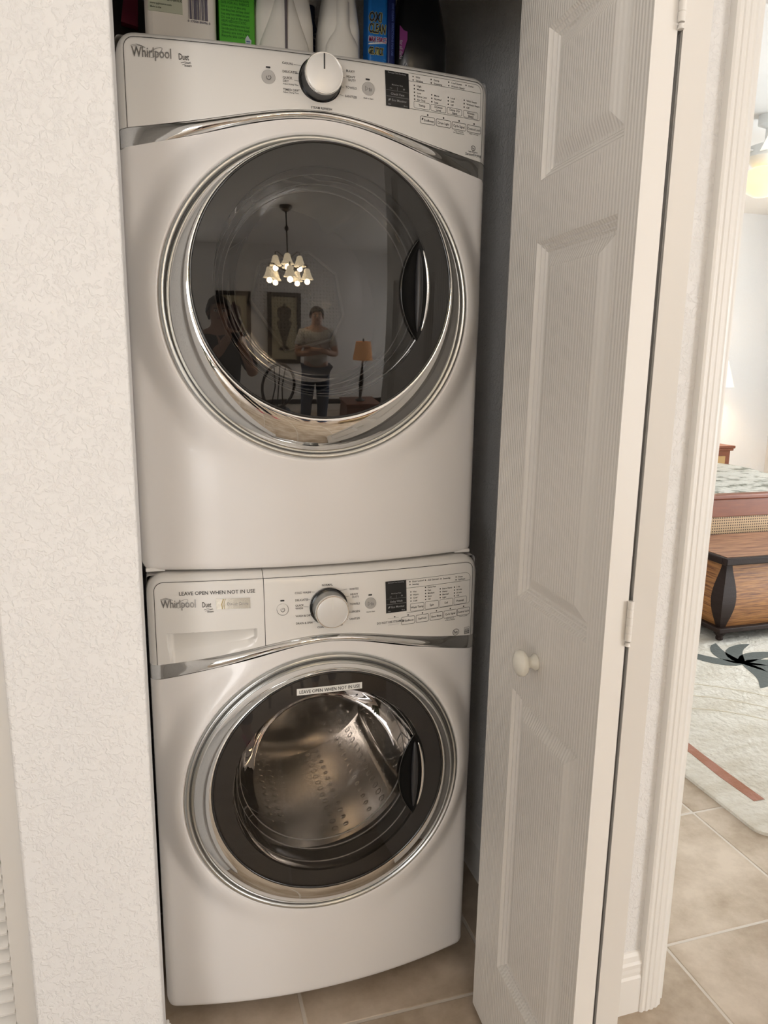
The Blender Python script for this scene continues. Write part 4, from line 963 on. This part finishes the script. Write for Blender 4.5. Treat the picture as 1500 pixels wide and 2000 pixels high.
def person(label, loc, rz, arms, top, trousers, shoe, sleeve, female=False, tilt=0):
    t = thing('person', label, 'person', loc, rz)
    J = {'pelvis': (0, 0, .90), 'spine': (0, 0, 1.04), 'chest': (0, .005, 1.20), 'neckb': (0, -.005, 1.35), 'neck': (0, .0, 1.40), 'head0': (0, .012, 1.455), 'head1': (0, .012, 1.52), 'head2': (0, .005, 1.575)}
    RR = {'pelvis': (.15, .115), 'spine': (.14, .105), 'chest': (.165, .115), 'neckb': (.08, .07), 'neck': .052, 'head0': (.062, .075), 'head1': (.074, .088), 'head2': (.060, .072)}
    Ed = [('pelvis', 'spine'), ('spine', 'chest'), ('chest', 'neckb'), ('neckb', 'neck'), ('neck', 'head0'), ('head0', 'head1'), ('head1', 'head2')]
    for s_, nm in ((-1, 'L'), (1, 'R')):
        sh, el, wr, ha = arms[nm]
        J.update({'sh'+nm: (s_*.155, 0, 1.315), 'el'+nm: el, 'wr'+nm: wr, 'ha'+nm: ha, 'hip'+nm: (s_*.085, 0, .86), 'kn'+nm: (s_*.10, .02, .47), 'an'+nm: (s_*.105, -.01, .085), 'toe'+nm: (s_*.125, .12, .03)})
        RR.update({'sh'+nm: .062, 'el'+nm: .043, 'wr'+nm: .029, 'ha'+nm: (.036, .02), 'hip'+nm: .092, 'kn'+nm: .062, 'an'+nm: .042, 'toe'+nm: (.042, .024)})
        Ed += [('neckb', 'sh'+nm), ('sh'+nm, 'el'+nm), ('el'+nm, 'wr'+nm), ('wr'+nm, 'ha'+nm), ('pelvis', 'hip'+nm), ('hip'+nm, 'kn'+nm), ('kn'+nm, 'an'+nm), ('an'+nm, 'toe'+nm)]
        d = (Vector(ha)-Vector(wr)).normalized(); sd = Vector((0, 0, 1)) if abs(d.z) < .8 else Vector((1, 0, 0)); sd = (sd-d*sd.dot(d)).normalized(); cu = d.cross(sd)*s_
        for k in range(5):
            off = (k-2)*.0135; ln = (.05, .066, .072, .067, .055)[k]
            base = Vector(ha)+d*.03+sd*off; 
            if k == 4: base = Vector(wr)+d*.02+sd*.030; dd = (d*.7+sd*.7).normalized()
            else: dd = d
            f1 = base+dd*ln*.5+cu*.004; f2 = base+dd*ln+cu*.018
            J['f%s%da' % (nm, k)] = tuple(base); J['f%s%db' % (nm, k)] = tuple(f1); J['f%s%dc' % (nm, k)] = tuple(f2)
            RR['f%s%da' % (nm, k)] = .0085; RR['f%s%db' % (nm, k)] = .0080; RR['f%s%dc' % (nm, k)] = .0065
            Ed += [('ha'+nm if k < 4 else 'wr'+nm, 'f%s%da' % (nm, k)), ('f%s%da' % (nm, k), 'f%s%db' % (nm, k)), ('f%s%db' % (nm, k), 'f%s%dc' % (nm, k))]
    keys = list(J); idx = {k: i for i, k in enumerate(keys)}
    body = skinned('body', [J[k] for k in keys], [(idx[a], idx[b_]) for a, b_ in Ed], [RR[k] for k in keys], SKIN, t)
    # face features joined to the body mesh
    f = MB()
    def ball(c, rx, ry, rz_, mi=0):
        rows = [[(c[0]+rx*math.sin(p_)*math.cos(q), c[1]+ry*math.sin(p_)*math.sin(q), c[2]+rz_*math.cos(p_)) for q in [2*PI*k/12 for k in range(12)]] for p_ in np.linspace(.05, PI-.05, 8)]; f.grid(rows, True, mi)
    ball((0, .098, 1.493), .011, .016, .022)
    for s_ in (-1, 1): ball((s_*.028, .084, 1.512), .012, .010, .007, 1); ball((s_*.028, .0925, 1.512), .005, .004, .005, 2); ball((s_*.076, .0, 1.505), .010, .018, .028); ball((s_*.028, .090, 1.528), .017, .006, .004, 2)
    ball((0, .088, 1.462), .022, .010, .006, 3)
    me = f.mesh('face', [SKIN, EYEW, LENSM, mat('lips', (.36, .13, .11), .5)], True)
    bm = bmesh.new(); bm.from_mesh(body.data); nb = len(body.data.polygons); bm.from_mesh(me); bm.to_mesh(body.data); bm.free()
    for m_ in (EYEW, LENSM, MATS['lips']): body.data.materials.append(m_)
    # hair cap
    h = MB(); rows = []
    for p_ in np.linspace(.03, 1.75 if not female else 2.3, 12):
        row = []
        for k in range(28):
            q = 2*PI*k/28; front = max(0, math.sin(q)); pp = min(p_, 1.02+(.75 if not female else 1.2)*(1-front**.7))
            wob = 1+.05*math.sin(5*q+7*pp)+.03*math.sin(11*q)
            row.append((.088*wob*math.sin(pp)*math.cos(q), .006+.102*wob*math.sin(pp)*math.sin(q), 1.515+.102*wob*math.cos(pp)))
        rows.append(row)
    h.grid(rows, True); h.fan(rows[0]); h.build('hair', HAIR, t, True)
    # clothing: slightly larger skins over the same skeleton
    def cloth(name, ks, g_, m, extra=None):
        ks2 = list(ks); V = [J[k] for k in ks2]; R2 = [(RR[k][0]+g_, RR[k][1]+g_) if isinstance(RR[k], tuple) else RR[k]+g_ for k in ks2]; E2 = [(ks2.index(a), ks2.index(b_)) for a, b_ in Ed if a in ks2 and b_ in ks2]
        if extra:
            for a, frac, rr in extra:
                p_ = Vector(J[a[0]]).lerp(Vector(J[a[1]]), frac); V.append(tuple(p_)); R2.append(rr); E2.append((ks2.index(a[0]), len(V)-1))
        return skinned(name, V, E2, R2, m, t)
    cloth('shirt', ['pelvis', 'spine', 'chest', 'neckb', 'shL', 'shR'], .014, top, [(('shL', 'elL'), sleeve, .064 if sleeve < .9 else .055), (('shR', 'elR'), sleeve, .064 if sleeve < .9 else .055)])
    cloth('trousers', ['pelvis', 'hipL', 'hipR', 'knL', 'knR'], .012, trousers, [(('knL', 'anL'), .95, .058), (('knR', 'anR'), .95, .058)])
    for s_ in (-1, 1):
        MB().box((s_*.122-.045, -.075, .0), (s_*.122+.045, .185, .018)).build('sandal', shoe, t, bevel=.015)
    return t
person('man in a pale t-shirt and jeans standing with arms crossed below the chandelier', (.55, -3.25, 0), .10,
       {'L': ((0,), (-.235, .07, 1.08), (-.06, .185, 1.10), (.05, .175, 1.12)), 'R': ((0,), (.235, .07, 1.08), (.06, .215, 1.13), (-.05, .205, 1.15))}, TEE, JEAN, SHOE, .72)
person('dark-clothed person with pink sandals holding up both hands before the machines', (-.40, -1.86, 0), -.22,
       {'L': ((0,), (-.20, .12, 1.08), (-.02, .28, 1.27), (.005, .325, 1.33)), 'R': ((0,), (.22, .12, 1.08), (.12, .28, 1.27), (.105, .325, 1.33))}, DKT, DKJ, PINK, .95, True)
# oval-back chair
t = thing('side_chair', 'dark wooden side chair with oval back and blue seat', 'chair', (.02, -2.95, 0), 2.9)
CW = mat('chair_wood', (.03, .02, .016), .4); CS = mat('blue_seat', (.10, .15, .21), .8)
MB().lathe([(.20, .44), (.215, .45), (.21, .49), (.15, .505), (0, .508)], (0, 0, 0), 'z', 28).build('seat', CS, t, True)
for sx in (-1, 1):
    for sy in (-1, 1): MB().tube([(sx*.15, sy*.15, .45), (sx*.17, sy*.18, .22), (sx*.19, sy*.21, .0)], [.02, .016, .012], 10).build('leg', CW, t, True)
    MB().tube([(sx*.10, -.19, .45), (sx*.08, -.215, .58)], .014, 8).build('back_post', CW, t, True)
MB().tube([(.17*math.cos(a), -.23-.04*math.sin(a), .80+.23*math.sin(a)) for a in np.linspace(0, 2*PI, 33)[:-1]], .015, 8, closed=True).build('back_ring', CW, t, True)
for dx in (-.06, 0, .06): MB().tube([(dx, -.19, .57 if dx == 0 else .60), (dx*.6, -.235, .80), (dx, -.268, 1.02 if dx == 0 else 1.0)], .007, 8).build('splat', CW, t, True)
# chest with lamp
t = thing('low_chest', 'low reddish wooden chest under the orange lamp', 'chest', (1.35, -3.85, 0))
MB().box((-.25, -.2, .06), (.25, .2, .32)).build('body', BW, t, bevel=.006); MB().box((-.27, -.22, .32), (.27, .22, .35)).build('top', BW, t, bevel=.006)
for sx in (-.24, .19):
    for sy in (-.19, .14): MB().box((sx, sy, 0), (sx+.05, sy+.05, .06)).build('foot', BW, t)
MB().box((-.22, .2, .10), (.22, .212, .29)).build('drawer', BW, t, bevel=.004)
table_lamp('table_lamp', 'orange shaded lamp with slender dark base on the low chest', (1.35, -3.85, .35), (.55, .26, .10), .15, .11, .25, .62, .8, 'table_lamp_bulb_offscreen', 2.5)
# tan ottoman
t = thing('ottoman', 'tan upholstered ottoman beside the standing man', 'ottoman', (1.15, -2.65, 0), .2)
MB().box((-.38, -.25, .08), (.38, .25, .36)).build('cushion', mat('tan_fabric', (.46, .34, .19), .9, bump=(40, .3, .004, 'noise')), t, bevel=.05)
for sx in (-.33, .28):
    for sy in (-.2, .15): MB().box((sx, sy, 0), (sx+.05, sy+.05, .1)).build('leg', CW, t)
# plant
t = thing('potted_plant', 'leafy green plant in a white pot by the living room side', 'plant', (-1.5, -2.3, 0))
MB().lathe([(.11, 0), (.12, .02), (.17, .34), (.18, .36), (.165, .36), (.16, .32)], (0, 0, 0), 'z', 28).build('pot', PAPER, t, True)
MB().lathe([(.16, .33), (0, .335)], (0, 0, 0), 'z', 20).build('soil', mat('soil', (.03, .02, .015), .9), t)
LEAF = mat('leaf_green', (.03, .075, .035), .5); rnd = random.Random(5)
for k in range(18):
    a = k*2.4; ln = .35+.3*rnd.random(); el = .5+.8*rnd.random(); c, s_ = math.cos(a), math.sin(a); P1, P2 = [], []
    for j in range(7):
        u = j/6; r_ = ln*u*math.cos(el*(1-.5*u)); z = .33+ln*1.3*u*math.sin(el)-.25*u*u*ln; wd = .05*math.sin(PI*min(1, u*.95+.05))
        P1.append((r_*c-wd*s_, r_*s_+wd*c, z)); P2.append((r_*c+wd*s_, r_*s_-wd*c, z))
    MB().grid([P1, [((p_[0]+q_[0])/2, (p_[1]+q_[1])/2, p_[2]-.008) for p_, q_ in zip(P1, P2)], P2]).build('leaf', LEAF, t, True)
